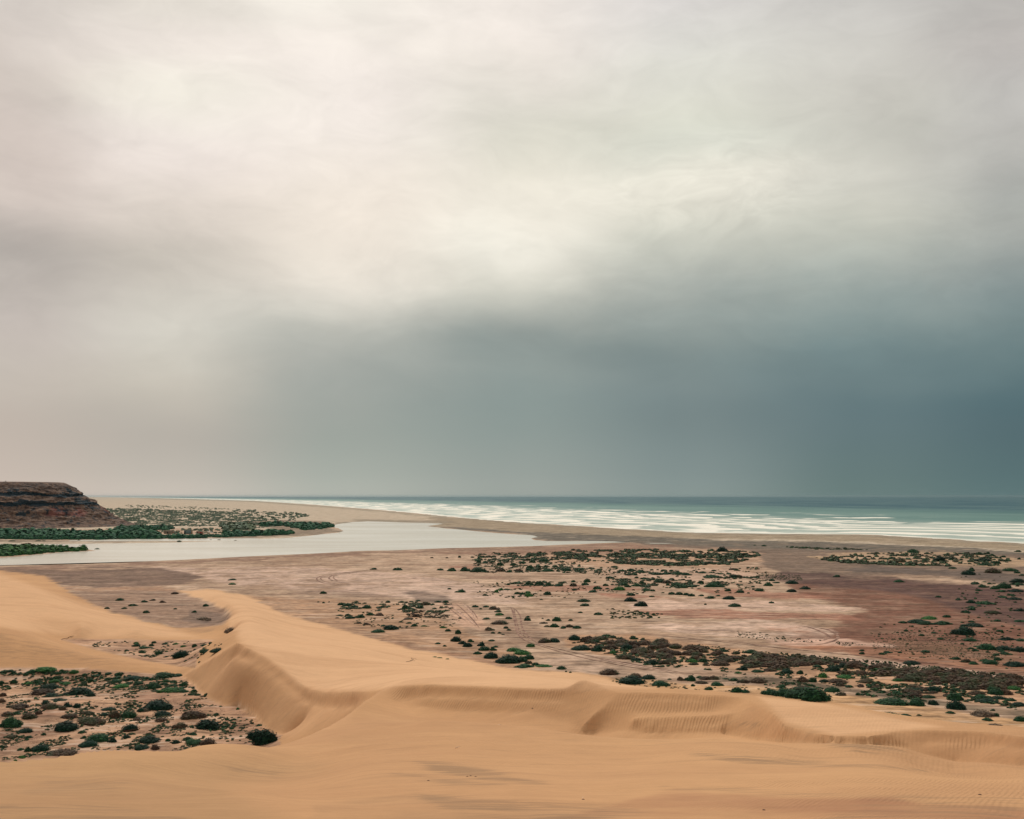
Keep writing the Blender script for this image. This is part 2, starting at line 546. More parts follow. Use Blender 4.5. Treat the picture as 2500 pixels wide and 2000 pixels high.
def height(x, y):
    """ground height anywhere"""
    u = x / np.maximum(y, 1.0); l = np.log(np.maximum(y, 2.0))
    z = zdune(u, l)
    far = sstep(y, 560, 680)
    z = z * (1 - far) + 0.3 * far
    n1 = fbm(x, y, 38.0, 3); n2 = fbm(x + 500, y, 7.0, 3)
    hump = sstep(z, 0.6, 4.0) * (1 - far)
    z = z + hump * (n1 * 0.16 + n2 * 0.03) * sstep(y, 15, 60)
    und = fbm(x * .35 + y * .22, y * 1.0 - x * .12, 9.0, 3, .5)
    z = z + hump * und * 0.16 * (1 - sstep(y, 88, 112)) * sstep(y, 4, 20)
    floor = (1 - sstep(np.abs(z - 3.0), 0.3, 1.2)) * (x < -20) * (y > 120) * (y < 300)
    z = z + floor * (n2 * 0.25 + n1 * 0.25)
    z = z + (1 - hump) * (n1 * 0.05) * (1 - sstep(y, 700, 900))
    # water bodies
    px, py = proj(x, y, np.zeros_like(x))
    wob = fbm(x, y, 40.0, 4, 0.55)
    wpx = px + wob * 5; wpy = py + fbm(x + 900, y, 55, 4, .55) * np.clip((py - 1240) * 0.01, 0, 1.0)
    sdl = np.full(x.shape, -1e3)
    m = (py > 1255) & (py < 1410) & (px > -900) & (px < 1720)
    if m.any():
        a = sdpoly(wpx[m], wpy[m], LAGOON, 3.0)
        a = np.minimum(a, -sdpoly(wpx[m], wpy[m], SPIT, 3.0))
        a = np.maximum(a, sdpoly(wpx[m], wpy[m], INLET, 3.0))
        a = np.maximum(a, sdpoly(wpx[m], wpy[m], PUDDLE, 3.0))
        sdl[m] = a
    z = np.where(m, np.minimum(z, np.clip(-sdl * 0.06, -1.2, 1.0)), z)
    t, s = shore_ts(x, y)
    t = t + wob * 12
    z = np.where(y > 600, np.minimum(z, np.clip(-t * 0.012, -2.0, 3.0)), z)
    # low sandy rise behind the beach
    return z


_seg = np.concatenate([LG[:1], LG])
LF = np.arange(LG[-1] + 0.008, math.log(60000.0), 0.009)
LALL = np.concatenate([LG, LF])
UU, LL = np.meshgrid(UG, LALL)
YY = np.exp(LL); XX = UU * YY
ZZ = height(XX, YY)


def place(px, py):
    """world ground points seen at these photo pixels (ignoring what stands in front)"""
    px, py = np.asarray(px, float), np.asarray(py, float)
    u, w = ray(px, py)
    D = -HC / w
    for _ in range(14):
        D = D * 0.35 + 0.65 * (height(u * D, D) - HC) / w
    return u * D, D, height(u * D, D)

# ---------------------------------------------------------------- ground colours (the soils, with some dune-face shading put in)
PX, PY = proj(XX, YY, ZZ)
NA = fbm(XX, YY, 90, 5, 0.6); NB = fbm(XX + 3000, YY, 14, 5, 0.62); NC = fbm(XX, YY + 5000, 30, 4, 0.6)
C = np.empty(XX.shape + (3,), np.float32)
SALT, SALTL, SALTD = map(np.array, (lin((182,150,126)), lin((208,178,152)), lin((142,113,91))))
# salt crust: pale ridges over brown silt
k = np.clip(0.5 + NA * 0.9 + NB * 1.0, 0, 1)[..., None]
C[:] = SALTD * (1 - k) + SALTL * k
C[:] = C * 0.55 + SALT * 0.45
WX = PX + NA * 46 + NC * 26
WY = PY + (NC * 8 + NB * 5) * np.clip((PY - 1230) / 160, 0.05, 1.0)


def zone(poly, col, feather=8, op=1.0, ky=4.0, rough=0.0, mask=None, line=None, width=0, zr=None):
    P = np.asarray(poly if poly is not None else line, float)
    pad = feather * 2 + width + 6
    m = (PX > P[:, 0].min() - pad - 60) & (PX < P[:, 0].max() + pad + 60) & (PY > P[:, 1].min() - pad / ky - 14) & (PY < P[:, 1].max() + pad / ky + 14)
    if zr is not None:
        m &= (ZZ >= zr[0]) & (ZZ <= zr[1])
    if not m.any():
        return
    if poly is not None:
        d = sdpoly(WX[m], WY[m], P, ky)
    else:
        d = width - sdline(WX[m], WY[m], P, ky)
    a = sstep(d, -feather, feather) * op
    a = a * np.clip(.94 + .55 * NB[m] + .25 * NC[m], .35, 1) if feather > 4 else a
    if rough:
        a = a * np.clip(0.5 + (NB[m] + 0.5 * NA[m]) * rough + 0.35, 0, 1)
    a = a[:, None]
    C[m] = C[m] * (1 - a) + np.array(lin(col), np.float32) * a


# far shore and beaches
zone([(-900,1214),(200,1213.5),(480,1219),(620,1223),(760,1232),(900,1243),(1100,1262),(1400,1284),(1700,1301),(2100,1305),(2500,1327),(3400,1360),(3400,1372),(2500,1352),(2100,1330),(1800,1322),(1560,1320),(1311,1316),(1297,1306),(1042,1285),(830,1278),(806,1284),(835,1292),(840,1298),(600,1330),(-900,1335)], (198,180,158), 5, ky=4)
zone([(1050,1262),(1400,1284),(1700,1301),(2100,1305),(2500,1327),(3400,1360),(3400,1366),(2500,1345),(2100,1322),(1800,1316),(1500,1312),(1250,1297),(1060,1284)], (156,138,115), 6, ky=4)
zone([(1042,1284),(1120,1288),(1250,1297),(1340,1301),(1560,1310),(1800,1320),(2050,1324),(2300,1336),(2500,1347),(3400,1370),(3400,1392),(2500,1366),(2300,1356),(2050,1350),(1800,1345),(1640,1332),(1530,1326),(1311,1320),(1290,1305),(1100,1292)], (108,100,90), 6, ky=4)
zone([(800,1283),(880,1268),(960,1270),(1100,1272),(1090,1280),(900,1275),(840,1281)], (150,136,118), 6, ky=4)
zone([(560,1272),(700,1270),(800,1272),(830,1292),(836,1300),(780,1307),(660,1312),(560,1318),(400,1322),(200,1324),(-500,1327),(-500,1317),(200,1317),(500,1312),(640,1306),(700,1300)], (140,122,104), 6, ky=4)
zone([(250,1292),(560,1288),(640,1300),(500,1312),(250,1316),(-500,1318),(-500,1300)], (190,160,136), 6)
zone(None, (150,138,120), 3, line=[(360,1216.6),(620,1224),(900,1245.5),(1100,1264.5),(1400,1286.5),(1700,1303),(2100,1307.5),(2500,1330),(3400,1363)], width=6, ky=4, op=.8)
# right hand flats
zone([(1560,1326),(1800,1338),(2050,1344),(2500,1356),(3400,1380),(3400,1500),(2500,1430),(2250,1404),(2000,1410),(1900,1400),(1850,1380),(1820,1345),(1640,1336)], (126,106,92), 9, ky=3)
zone([(1985,1360),(2100,1349),(2300,1347),(2500,1366),(3400,1384),(3400,1392),(2500,1384),(2350,1383),(2200,1377),(2020,1370)], (186,154,124), 5, rough=1.0)
zone([(1330,1345),(1750,1340),(1865,1352),(1850,1366),(1750,1386),(1500,1384),(1330,1372)], (190,152,124), 6, rough=.8)
zone([(2120,1380),(2300,1392),(2500,1402),(3400,1430),(3400,1450),(2500,1425),(2300,1405),(2060,1396)], (106,92,84), 6)
zone([(1930,1425),(2050,1412),(2200,1418),(2500,1440),(3400,1460),(3400,1700),(2500,1668),(2300,1640),(2100,1600),(1960,1572),(1900,1548),(2040,1520),(2120,1492),(2040,1474),(1960,1452)], (126,88,72), 14, ky=3)
zone([(1900,1395),(2060,1404),(2250,1415),(2500,1436),(3400,1450),(3400,1600),(2500,1530),(2350,1492),(2230,1455),(2100,1436),(1950,1425),(1860,1412)], (94,70,65), 14, ky=3, op=.9)
zone([(2180,1560),(2500,1590),(2500,1640),(2250,1615),(2130,1595)], (130,98,78), 12, rough=.6)
for p in ([(1240,1430),(1400,1428),(1500,1434),(1600,1440),(1420,1444),(1260,1437)], [(1690,1441),(1800,1440),(1980,1452),(2060,1466),(1900,1462),(1740,1452)],
          [(1560,1492),(1800,1490),(2060,1502),(2120,1516),(1850,1514),(1600,1504)], [(1440,1450),(1600,1454),(1640,1462),(1500,1462)], [(1090,1380),(1160,1379),(1150,1386),(1100,1386)]):
    zone(p, (160,110,90), 8, .8)
zone([(1840,1526),(1960,1530),(1970,1545),(1880,1540)], (176,122,96), 8, .8)
zone([(1850,1568),(2000,1566),(2180,1585),(2350,1606),(2500,1625),(3400,1700),(3400,1710),(2500,1640),(2250,1618),(2000,1590)], (158,112,88), 8, .8)
zone([(1880,1575),(2000,1572),(2080,1582),(1990,1588)], (190,132,102), 8, .7)
# pale salt pans
zone([(1540,1466),(1700,1462),(1900,1470),(2060,1482),(2130,1488),(2050,1494),(1800,1488),(1560,1492)], (214,180,160), 10, .85, rough=1)
zone([(1700,1520),(1840,1512),(1990,1530),(2040,1548),(2010,1562),(1840,1560),(1640,1545),(1560,1530)], (212,180,160), 9, .9, rough=1.2)
zone([(1850,1560),(2050,1562),(2170,1572),(2180,1580),(2000,1578),(1860,1572)], (208,170,150), 8, .8)
zone([(1460,1392),(1760,1386),(1880,1404),(1900,1412),(1700,1420),(1500,1410)], (206,170,148), 8, .7, rough=1)
zone(None, (206,174,156), 5, line=[(1960,1600),(2100,1614),(2250,1628),(2400,1645),(2500,1655),(2900,1690)], width=14, op=.9, ky=3)
zone([(340,1388),(480,1384),(700,1386),(900,1392),(1100,1412),(1250,1440),(1300,1480),(1050,1462),(900,1452),(600,1436),(470,1412),(400,1395)], (206,174,156), 12, .75, rough=1.6)
# damp silt
zone(None, (134,102,86), 5, line=[(-400,1398),(0,1388),(200,1384),(400,1374),(600,1364),(700,1359),(880,1350),(1100,1343),(1300,1339),(1500,1331),(1640,1333)], width=10, op=.75, ky=3)
zone([(1020,1352),(1300,1342),(1560,1333),(1700,1342),(1500,1350),(1200,1356)], (142,106,88), 8, .8)
zone([(-600,1392),(0,1388),(180,1391),(260,1387),(400,1389),(470,1400),(480,1412),(440,1424),(400,1432),(240,1434),(140,1426),(60,1402),(-600,1402)], (122,98,85), 7, .95, ky=3)
zone([(150,1434),(250,1435),(420,1434),(440,1444),(300,1444),(170,1442)], (170,132,106), 7, .9)
zone([(160,1442),(300,1445),(440,1440),(480,1455),(560,1495),(560,1516),(540,1526),(430,1533),(300,1503),(230,1480),(180,1462)], (146,116,98), 7, .75)
zone([(470,1490),(555,1500),(556,1515),(500,1524),(430,1515)], (116,98,88), 7, .7)
zone([(1000,1448),(1060,1445),(1120,1462),(1090,1476),(1020,1466)], (112,94,84), 9, .8)
zone([(760,1440),(900,1446),(980,1456),(900,1460),(700,1450)], (134,108,92), 9, .7)
zone([(1290,1418),(1180,1412),(1100,1404),(1200,1404)], (140,108,92), 9, .7)
zone([(1230,1500),(1290,1500),(1330,1560),(1280,1590),(1220,1560)], (132,104,88), 12, .4)
# sandy margin of the long dune
zone([(600,1454),(760,1462),(980,1470),(1080,1510),(1150,1552),(1260,1590),(1340,1630),(1420,1652),(1250,1640),(950,1578),(700,1508),(560,1458)], (176,136,106), 12, .85, rough=.8)
zone([(880,1550),(1050,1580),(1180,1605),(1250,1630),(1100,1608),(950,1575)], (160,120,96), 10, .6)
zone([(1080,1475),(1130,1470),(1180,1515),(1170,1540),(1120,1530)], (212,168,142), 8, .6)
# sand under the brown scrub, pale wash and grey wash
zone([(1380,1555),(1560,1552),(1760,1580),(1960,1600),(2200,1632),(2500,1665),(3400,1720),(3400,1790),(2500,1730),(2200,1700),(1950,1660),(1700,1632),(1450,1600),(1370,1580)], (188,146,114), 8, .9, ky=3)
zone([(1320,1606),(1440,1598),(1600,1622),(1750,1640),(1880,1660),(1800,1668),(1600,1662),(1450,1648),(1340,1632)], (192,162,140), 7, .9, ky=3, rough=.8)
zone([(1480,1655),(1700,1672),(1900,1678),(2100,1700),(2300,1730),(2500,1760),(3400,1830),(3400,1980),(1480,1980),(1440,1660)], (198,156,116), 8, 1, ky=3, zr=(-5,4))
zone(None, (114,99,82), 7, line=[(1700,1656),(1860,1662),(1960,1672),(2080,1686),(2180,1700),(2300,1718),(2400,1732),(2500,1744),(2900,1790)], width=22, op=.9, ky=4)
# dune sand
sandp = [(-900,1392),(0,1393),(110,1404),(160,1440),(230,1478),(300,1503),(430,1534),(540,1526),(560,1510),(560,1495),(500,1466),(436,1444),(510,1438),(600,1453),(700,1498),(800,1528),(950,1569),(1100,1602),(1250,1632),(1400,1641),(1480,1652),(1540,1673),(1600,1680),(1760,1690),(1860,1694),(2000,1712),(2100,1728),(2172,1745),(2300,1762),(2500,1780),(3400,1830),(3400,2600),(-900,2600)]
msk = sdpoly(PX + NA * 6, PY + NB * 2.0, sandp, 3.0)
flo = np.maximum(sdpoly(PX + NB * 10, PY + NB * 3, H1, 1.6), sdpoly(PX + NB * 12, PY + NB * 3, H2, 1.6))
flo = np.where(ZZ < 4.6, flo, -99.)
hid = (ZZ > 4.0) | (YY < 120)
a = np.where(hid, 1.0, sstep(msk + NB * 16, -8, 10))
a = a * (1 - np.where(YY > 115, sstep(flo, -4, 4), 0))
DS = np.array(lin((205,161,121))); DS2 = np.array(lin((190,147,111)))
kk = np.clip(0.5 + NC * 0.7 + NA * .4, 0, 1)[..., None]
sand = DS * kk + DS2 * (1 - kk)
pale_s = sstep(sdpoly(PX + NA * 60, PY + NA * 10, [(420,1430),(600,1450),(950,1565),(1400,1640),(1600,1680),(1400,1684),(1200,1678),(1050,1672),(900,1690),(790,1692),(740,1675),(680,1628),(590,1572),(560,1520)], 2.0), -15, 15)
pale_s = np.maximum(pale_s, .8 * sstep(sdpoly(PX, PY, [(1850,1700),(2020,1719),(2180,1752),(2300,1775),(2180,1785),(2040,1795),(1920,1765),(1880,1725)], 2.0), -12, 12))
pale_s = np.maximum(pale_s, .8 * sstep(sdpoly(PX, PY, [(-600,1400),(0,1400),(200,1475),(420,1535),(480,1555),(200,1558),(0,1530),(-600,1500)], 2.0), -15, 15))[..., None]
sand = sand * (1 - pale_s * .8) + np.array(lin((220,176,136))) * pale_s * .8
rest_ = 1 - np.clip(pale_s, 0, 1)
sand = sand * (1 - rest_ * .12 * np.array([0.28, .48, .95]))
lft = sstep(sdpoly(PX + NC * 60, PY + NC * 12, [(-900,1830),(600,1835),(760,1870),(560,1930),(700,2010),(900,2100),(-900,2100)], 1.6), -60, 60) * (YY < 115)
sand = sand * (1 - lft[..., None] * np.array([.13, .10, .10]))
crust = sstep(sdpoly(PX + NC * 30 + NB * 30, PY + NC * 8 + NB * 6, [(1480,1965),(1650,1925),(1800,1938),(1930,1948),(2100,1950),(2180,1944),(2260,1962),(2420,1965),(2600,1985),(2600,2100),(1200,2100),(1300,2005)], 1.6), -6, 14) * (YY < 80)
crust = np.clip(crust * (.62 + NB * .9), 0, 1)[..., None]
sand = sand * (1 - crust) + crust * np.array(lin((162,116,88)))
crs2 = sstep(sdpoly(PX + NC * 40 + NB * 30, PY + NC * 10 + NB * 8, [(760,1965),(1000,1935),(1250,1960),(1450,1990),(1500,2100),(600,2100)], 1.6), -6, 20) * (YY < 80)
crs2 = np.clip(crs2 * (.5 + NB * 1.0), 0, 1)[..., None]
sand = sand * (1 - crs2) + crs2 * np.array(lin((158,124,94)))
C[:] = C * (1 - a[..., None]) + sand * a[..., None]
fl = np.where(YY > 115, sstep(flo, -4, 4), 0)[..., None]
k2 = np.clip(0.5 + NB * 1.3, 0, 1)[..., None]
C[:] = C * (1 - fl) + fl * (np.array(lin((192,152,122))) * k2 + np.array(lin((156,120,98))) * (1 - k2))
# grains of heavy grey minerals that lie in streaks on the near sand, plus painted shade on the left dune
MINR_SHADE = np.zeros(XX.shape, np.float32)
for p, o in (([(1010,1858),(1120,1868),(1240,1890),(1330,1912),(1180,1905),(1060,1882)], .5), ([(960,1888),(1100,1900),(1230,1915),(1100,1915)], .35),
             ([(990,1930),(1150,1950),(1400,1965),(1600,1985),(1400,2010),(1100,1990)], .35), ([(-300,1955),(250,1962),(420,1985),(500,2020),(-300,2030)], .3),
             ([(100,1900),(300,1905),(260,1930),(50,1930)], .25), ([(1700,1842),(1850,1850),(2050,1866),(2250,1880),(2050,1876),(1800,1862)], .55),
             ([(2200,1940),(2500,1950),(2500,2010),(2000,2005)], .25), ([(1640,1925),(1900,1935),(2150,1945),(1900,1945)], .35),
             ([(2010,1812),(2180,1815),(2210,1835),(2080,1832)], .35), ([(560,1870),(700,1880),(660,1895),(560,1888)], .25),
             ([(1780,1770),(1850,1762),(1900,1775),(1850,1782)], .3), ([(0,1548),(200,1590),(330,1622),(120,1620),(-300,1590)], .2),  # last patch greys the left dune's shaded face: shade put into the colour
             ([(500,1536),(560,1536),(520,1545),(470,1541)], .5), ([(740,1500),(860,1515),(820,1522),(740,1512)], .3)):
    m_ = (PY > min(a_[1] for a_ in p) - 30) & (PY < max(a_[1] for a_ in p) + 30)
    d_ = sdpoly(PX[m_] + NC[m_] * 40, PY[m_] + NC[m_] * 8, p, 3.0)
    MINR_SHADE[m_] = np.maximum(MINR_SHADE[m_], sstep(d_, -36, 26) * min(1, o * 2.2))
# face brightness put into the colour: main slip face lightened, shaded ones darkened
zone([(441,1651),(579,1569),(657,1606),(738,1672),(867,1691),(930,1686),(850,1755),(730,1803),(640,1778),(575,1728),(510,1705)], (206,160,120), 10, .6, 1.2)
zone([(1414,1660),(1500,1690),(1430,1768),(1440,1792),(1380,1700)], (190,146,106), 12, .25, 1.2)
zone([(2200,1786),(2393,1787),(2600,1806),(2600,1875),(2330,1858),(2250,1838)], (186,140,102), 10, .4, 1.2)
zone([(1850,1720),(1892,1745),(1976,1790),(2040,1800),(1955,1812),(1850,1800),(1800,1780)], (186,140,102), 12, .35, 1.2)

# where wind ripples show
RIP = np.zeros(XX.shape, np.float32)
def ripple(poly, s, feather=14):
    global RIP
    d = sdpoly(PX + NC * 20, PY + NC * 6, poly, 2.0)
    RIP = np.maximum(RIP, sstep(d, -feather, feather) * s)
ripple([(950,1678),(1050,1673),(1380,1683),(1370,1735),(1250,1740),(1050,1735),(960,1710)], 1.0)
ripple([(1520,1692),(1760,1700),(1740,1740),(1600,1745),(1530,1740),(1480,1735)], 1.0)
ripple([(1560,1752),(1780,1748),(1780,1785),(1640,1790),(1540,1780)], 1.1)
ripple([(1850,1755),(1900,1765),(1930,1790),(2200,1805),(2210,1832),(2050,1812),(1840,1800)], .9)
ripple([(2290,1800),(2400,1800),(2410,1825),(2300,1828)], 1.2)
ripple([(1420,1670),(1490,1700),(1430,1760),(1400,1720)], .5)
ripple([(200,1845),(900,1850),(1000,1800),(1500,1820),(1500,1870),(700,1900),(200,1890)], .35)
ripple([(850,1780),(1200,1790),(1350,1810),(1000,1830),(850,1810)], .5)
RNEAR = np.zeros(XX.shape, np.float32)
for poly, s in (([(-200,1880),(500,1890),(520,1990),(-200,2020)], .5), ([(1800,1890),(2700,1890),(2700,2030),(2000,2020),(1900,1950)], .9), ([(700,1960),(1150,1990),(1150,2030),(600,2020)], .6), ([(1500,1900),(2000,1895),(1950,1940),(1500,1945)], .4)):
    d = sdpoly(PX + NC * 20, PY, poly, 1.5)
    RNEAR = np.maximum(RNEAR, sstep(d, -20, 25) * s)
SANDM = np.clip(a, 0, 1)
RNEAR = np.maximum(RNEAR, .45 * (1 - sstep(YY, 62, 80)))
RIP = np.maximum(RIP, .26 * sstep(YY, 62, 80) * (1 - sstep(YY, 128, 150)))


def mat_new(name):
    m = bpy.data.materials.new(name); m.use_nodes = True
    t = m.node_tree; b = t.nodes["Principled BSDF"]
    b.inputs['Roughness'].default_value = 0.9
    b.inputs['Specular IOR Level'].default_value = 0.15
    return m, t, b


class NT:
    def __init__(s, t): s.t = t
    def n(s, ty, **kw):
        x = s.t.nodes.new(ty)
        for k_, v in kw.items(): setattr(x, k_, v)
        return x
    def l(s, a_, b_): s.t.links.new(a_, b_)
    def m(s, op, a_, b_=None, clamp=False):
        x = s.n("ShaderNodeMath", operation=op, use_clamp=clamp)
        for i, v in enumerate((a_, b_)):
            if v is None: continue
            if isinstance(v, (int, float)): x.inputs[i].default_value = v
            else: s.l(v, x.inputs[i])
        return x.outputs[0]
    def attr(s, name):
        x = s.n("ShaderNodeAttribute"); x.attribute_name = name; return x
    def noise(s, vec, scale, det=4, rough=.55, w=None):
        x = s.n("ShaderNodeTexNoise"); x.inputs['Scale'].default_value = scale
        x.inputs['Detail'].default_value = det; x.inputs['Roughness'].default_value = rough
        if vec is not None: s.l(vec, x.inputs['Vector'])
        return x.outputs['Fac']
    def mix(s, f, a_, b_, mode='MIX'):
        x = s.n("ShaderNodeMix", data_type='RGBA', blend_type=mode)
        for q, v in ((x.inputs[0], f), (x.inputs[6], a_), (x.inputs[7], b_)):
            if isinstance(v, (int, float)): q.default_value = v
            elif isinstance(v, (tuple, list, np.ndarray)): q.default_value = (float(v[0]), float(v[1]), float(v[2]), 1)
            else: s.l(v, q)
        return x.outputs[2]
    def ss(s, v, a_, b_, o0=0., o1=1.):
        x = s.n("ShaderNodeMapRange", interpolation_type='SMOOTHSTEP')
        s.l(v, x.inputs[0]); x.inputs[1].default_value = a_; x.inputs[2].default_value = b_
        x.inputs[3].default_value = o0; x.inputs[4].default_value = o1
        return x.outputs[0]
    def mapping(s, vec, scale=(1, 1, 1), loc=(0, 0, 0), rot=(0, 0, 0)):
        x = s.n("ShaderNodeMapping"); s.l(vec, x.inputs[0])
        x.inputs[1].default_value = loc; x.inputs[2].default_value = rot; x.inputs[3].default_value = scale
        return x.outputs[0]
    def scale(s, vec, f):
        x = s.n("ShaderNodeVectorMath", operation='SCALE'); s.l(vec, x.inputs[0])
        if isinstance(f, (int, float)): x.inputs['Scale'].default_value = f
        else: s.l(f, x.inputs['Scale'])
        return x.outputs[0]
    def bump(s, h, dist, strength=1.0, normal=None):
        x = s.n("ShaderNodeBump"); s.l(h, x.inputs['Height']); x.inputs['Distance'].default_value = dist
        x.inputs['Strength'].default_value = strength
        if normal is not None: s.l(normal, x.inputs['Normal'])
        return x.outputs[0]


gm, t, b = mat_new("ground")
q = NT(t)
pos = q.n("ShaderNodeNewGeometry").outputs['Position']
ca = q.attr("soil_and_shading").outputs['Color']
sandf = q.attr("sandy").outputs['Fac']
n1 = q.noise(pos, 0.35, 6, .62)
n2 = q.noise(pos, 0.06, 6, .62)
n3 = q.noise(pos, 2.2, 4, .6)
# crust mottling (plain) / faint mottling (sand)
mo = q.m('ADD', q.m('MULTIPLY', q.m('SUBTRACT', n1, .5), 1.7), q.m('MULTIPLY', q.m('SUBTRACT', n2, .5), 1.2))
amp = q.m('SUBTRACT', 1.0, q.m('MULTIPLY', sandf, 0.89))
val = q.m('ADD', q.m('ADD', .94, q.m('MULTIPLY', sandf, .06)), q.m('MULTIPLY', mo, amp))
val = q.m('ADD', val, q.m('MULTIPLY', q.m('SUBTRACT', n3, .5), .14))
t.nodes.remove(t.nodes["Principled BSDF"])
b = q.n("ShaderNodeBsdfPrincipled")
b.inputs['Roughness'].default_value = 0.95
b.inputs['Specular IOR Level'].default_value = 0.08
q.l(b.outputs[0], t.nodes["Material Output"].inputs[0])
wxy = q.mapping(pos, (.11, .85, .3), rot=(0, 0, .06))
st1 = q.noise(wxy, 1, 5, .65)
st2 = q.noise(q.mapping(pos, (.03, .2, .3), loc=(40, 3, 0), rot=(0, 0, -.04)), 1, 5, .65)
st = q.m('ADD', q.m('MULTIPLY', st1, .5), q.m('MULTIPLY', st2, .5))
pale = q.m('MULTIPLY', q.ss(st, .52, .60), q.m('SUBTRACT', 1.0, sandf))
dim_ = q.m('MULTIPLY', q.ss(st, .49, .40), q.m('SUBTRACT', 1.0, sandf))
cc_ = q.scale(ca, val)
lum_ = q.n('ShaderNodeRGBToBW'); q.l(ca, lum_.inputs[0])
pale = q.m('MULTIPLY', pale, q.ss(lum_.outputs[0], .12, .30, .15, 1))
cc_ = q.mix(q.m('MULTIPLY', q.m('MULTIPLY', pale, q.ss(q.noise(pos, .015, 3, .5), .35, .6, .45, 1)), .5), cc_, (.72, .56, .44))
cc_ = q.mix(q.m('MULTIPLY', dim_, .95), cc_, q.scale(cc_, .50))
mn = q.m('ADD', q.m('MULTIPLY', q.noise(q.mapping(pos, (.10, .55, .2), rot=(0, 0, .18)), 1, 7, .68), .5), q.m('MULTIPLY', q.noise(q.mapping(pos, (.32, 2.6, .4), loc=(9, 1, 0), rot=(0, 0, .22)), 1, 6, .7), .5))
mn2 = q.noise(q.mapping(pos, (.02, .09, .2), loc=(3, 8, 0), rot=(0, 0, .1)), 1, 5, .6)
mina_shade = q.attr("mineral").outputs['Fac']
mk = q.m('MULTIPLY', q.ss(q.m('ADD', mn, q.m('MULTIPLY', mina_shade, .10)), .515, .63), q.m('ADD', .34, mina_shade), True)
mk = q.m('MULTIPLY', mk, sandf)
cc_ = q.mix(q.m('MULTIPLY', mk, .62), cc_, lin((138,112,88)))
fs1 = q.noise(q.mapping(pos, (.35, 1.9, .5), rot=(0, 0, .2)), 1, 6, .7)
fs2 = q.noise(pos, 9.0, 3, .6)
fsv = q.m('ADD', 1.0, q.m('MULTIPLY', sandf, q.m('ADD', q.m('MULTIPLY', q.m('SUBTRACT', fs1, .5), .22), q.m('MULTIPLY', q.m('SUBTRACT', fs2, .5), .10))))
cc_ = q.scale(cc_, fsv)
cc_ = q.mix(q.m('MULTIPLY', q.m('MULTIPLY', q.ss(mn2, .48, .68), sandf), .35), cc_, lin((180,136,100)))
q.l(cc_, b.inputs['Base Color'])
wv = q.n("ShaderNodeTexWave", wave_type='BANDS', bands_direction='X')
wv.inputs['Scale'].default_value = 0.95; wv.inputs['Distortion'].default_value = 8.0
wv.inputs['Detail'].default_value = 2; wv.inputs['Detail Scale'].default_value = 0.35
q.l(q.mapping(pos, (1, .7, .3), rot=(0, 0, .5)), wv.inputs[0])
wn = q.n("ShaderNodeTexWave", wave_type='BANDS', bands_direction='X')
wn.inputs['Scale'].default_value = 1.75; wn.inputs['Distortion'].default_value = 6.0
wn.inputs['Detail'].default_value = 2; wn.inputs['Detail Scale'].default_value = 0.4
q.l(q.mapping(pos, (1, .6, .3), rot=(0, 0, .7)), wn.inputs[0])
nb = q.noise(pos, .22, 3, .5)
h1 = q.m('MULTIPLY', q.m('MULTIPLY', wv.outputs['Fac'], q.attr("ripple").outputs['Fac']), q.ss(nb, .35, .55, .35, 1))
h2 = q.m('MULTIPLY', q.m('MULTIPLY', wn.outputs['Fac'], q.attr("ripple_near").outputs['Fac']), q.ss(nb, .4, .6, .2, 1))
bn = q.bump(h1, .045)
bn = q.bump(h2, .022, 1, bn)
rel = q.m('MULTIPLY', q.m('ADD', q.noise(pos, .5, 5, .6), q.m('MULTIPLY', n1, .5)), q.m('SUBTRACT', 1.0, q.m('MULTIPLY', sandf, .8)))
bn = q.bump(rel, .35, 1, bn)
q.l(bn, b.inputs['Normal'])

nr, ncl = XX.shape
idx = np.arange(nr * ncl, dtype=np.int32).reshape(nr, ncl)
quads = np.stack([idx[:-1, :-1], idx[:-1, 1:], idx[1:, 1:], idx[1:, :-1]], -1).reshape(-1, 4)
V = np.stack([XX, YY, ZZ], -1).reshape(-1, 3)
ground = make_obj("ground", V, quads, gm, smooth=True, attrs={"soil_and_shading": C.reshape(-1, 3), "ripple": RIP.ravel(), "ripple_near": RNEAR.ravel(), "sandy": SANDM.ravel().astype(np.float32), "mineral": MINR_SHADE.ravel()})
tag(ground, kind='structure')

# ---------------------------------------------------------------- sea and lagoon
sea_u = UG[::2]
sea_l = np.arange(math.log(620), math.log(60000), .0065)
su, sl = np.meshgrid(sea_u, sea_l)
sy = np.exp(sl); sx = su * sy
T, SS = shore_ts(sx, sy)
swell = np.sin(T / 11.0 + fbm(sx, sy, 260, 3) * 7) * .28 + fbm(sx, sy, 60, 3) * .3
sz = np.where(T > 0, swell * sstep(T, 10, 200) * (1 - sstep(sy, 6000, 9000)), 0) - .02
nr, ncl = sx.shape
idx = np.arange(nr * ncl, dtype=np.int32).reshape(nr, ncl)
quads = np.stack([idx[:-1, :-1], idx[:-1, 1:], idx[1:, 1:], idx[1:, :-1]], -1).reshape(-1, 4)
keep = (T > -80).ravel()[quads].all(1)
quads = quads[keep]
used = np.unique(quads); remap = np.zeros(nr * ncl, np.int32); remap[used] = np.arange(len(used))
V = np.stack([sx, sy, sz], -1).reshape(-1, 3)[used]

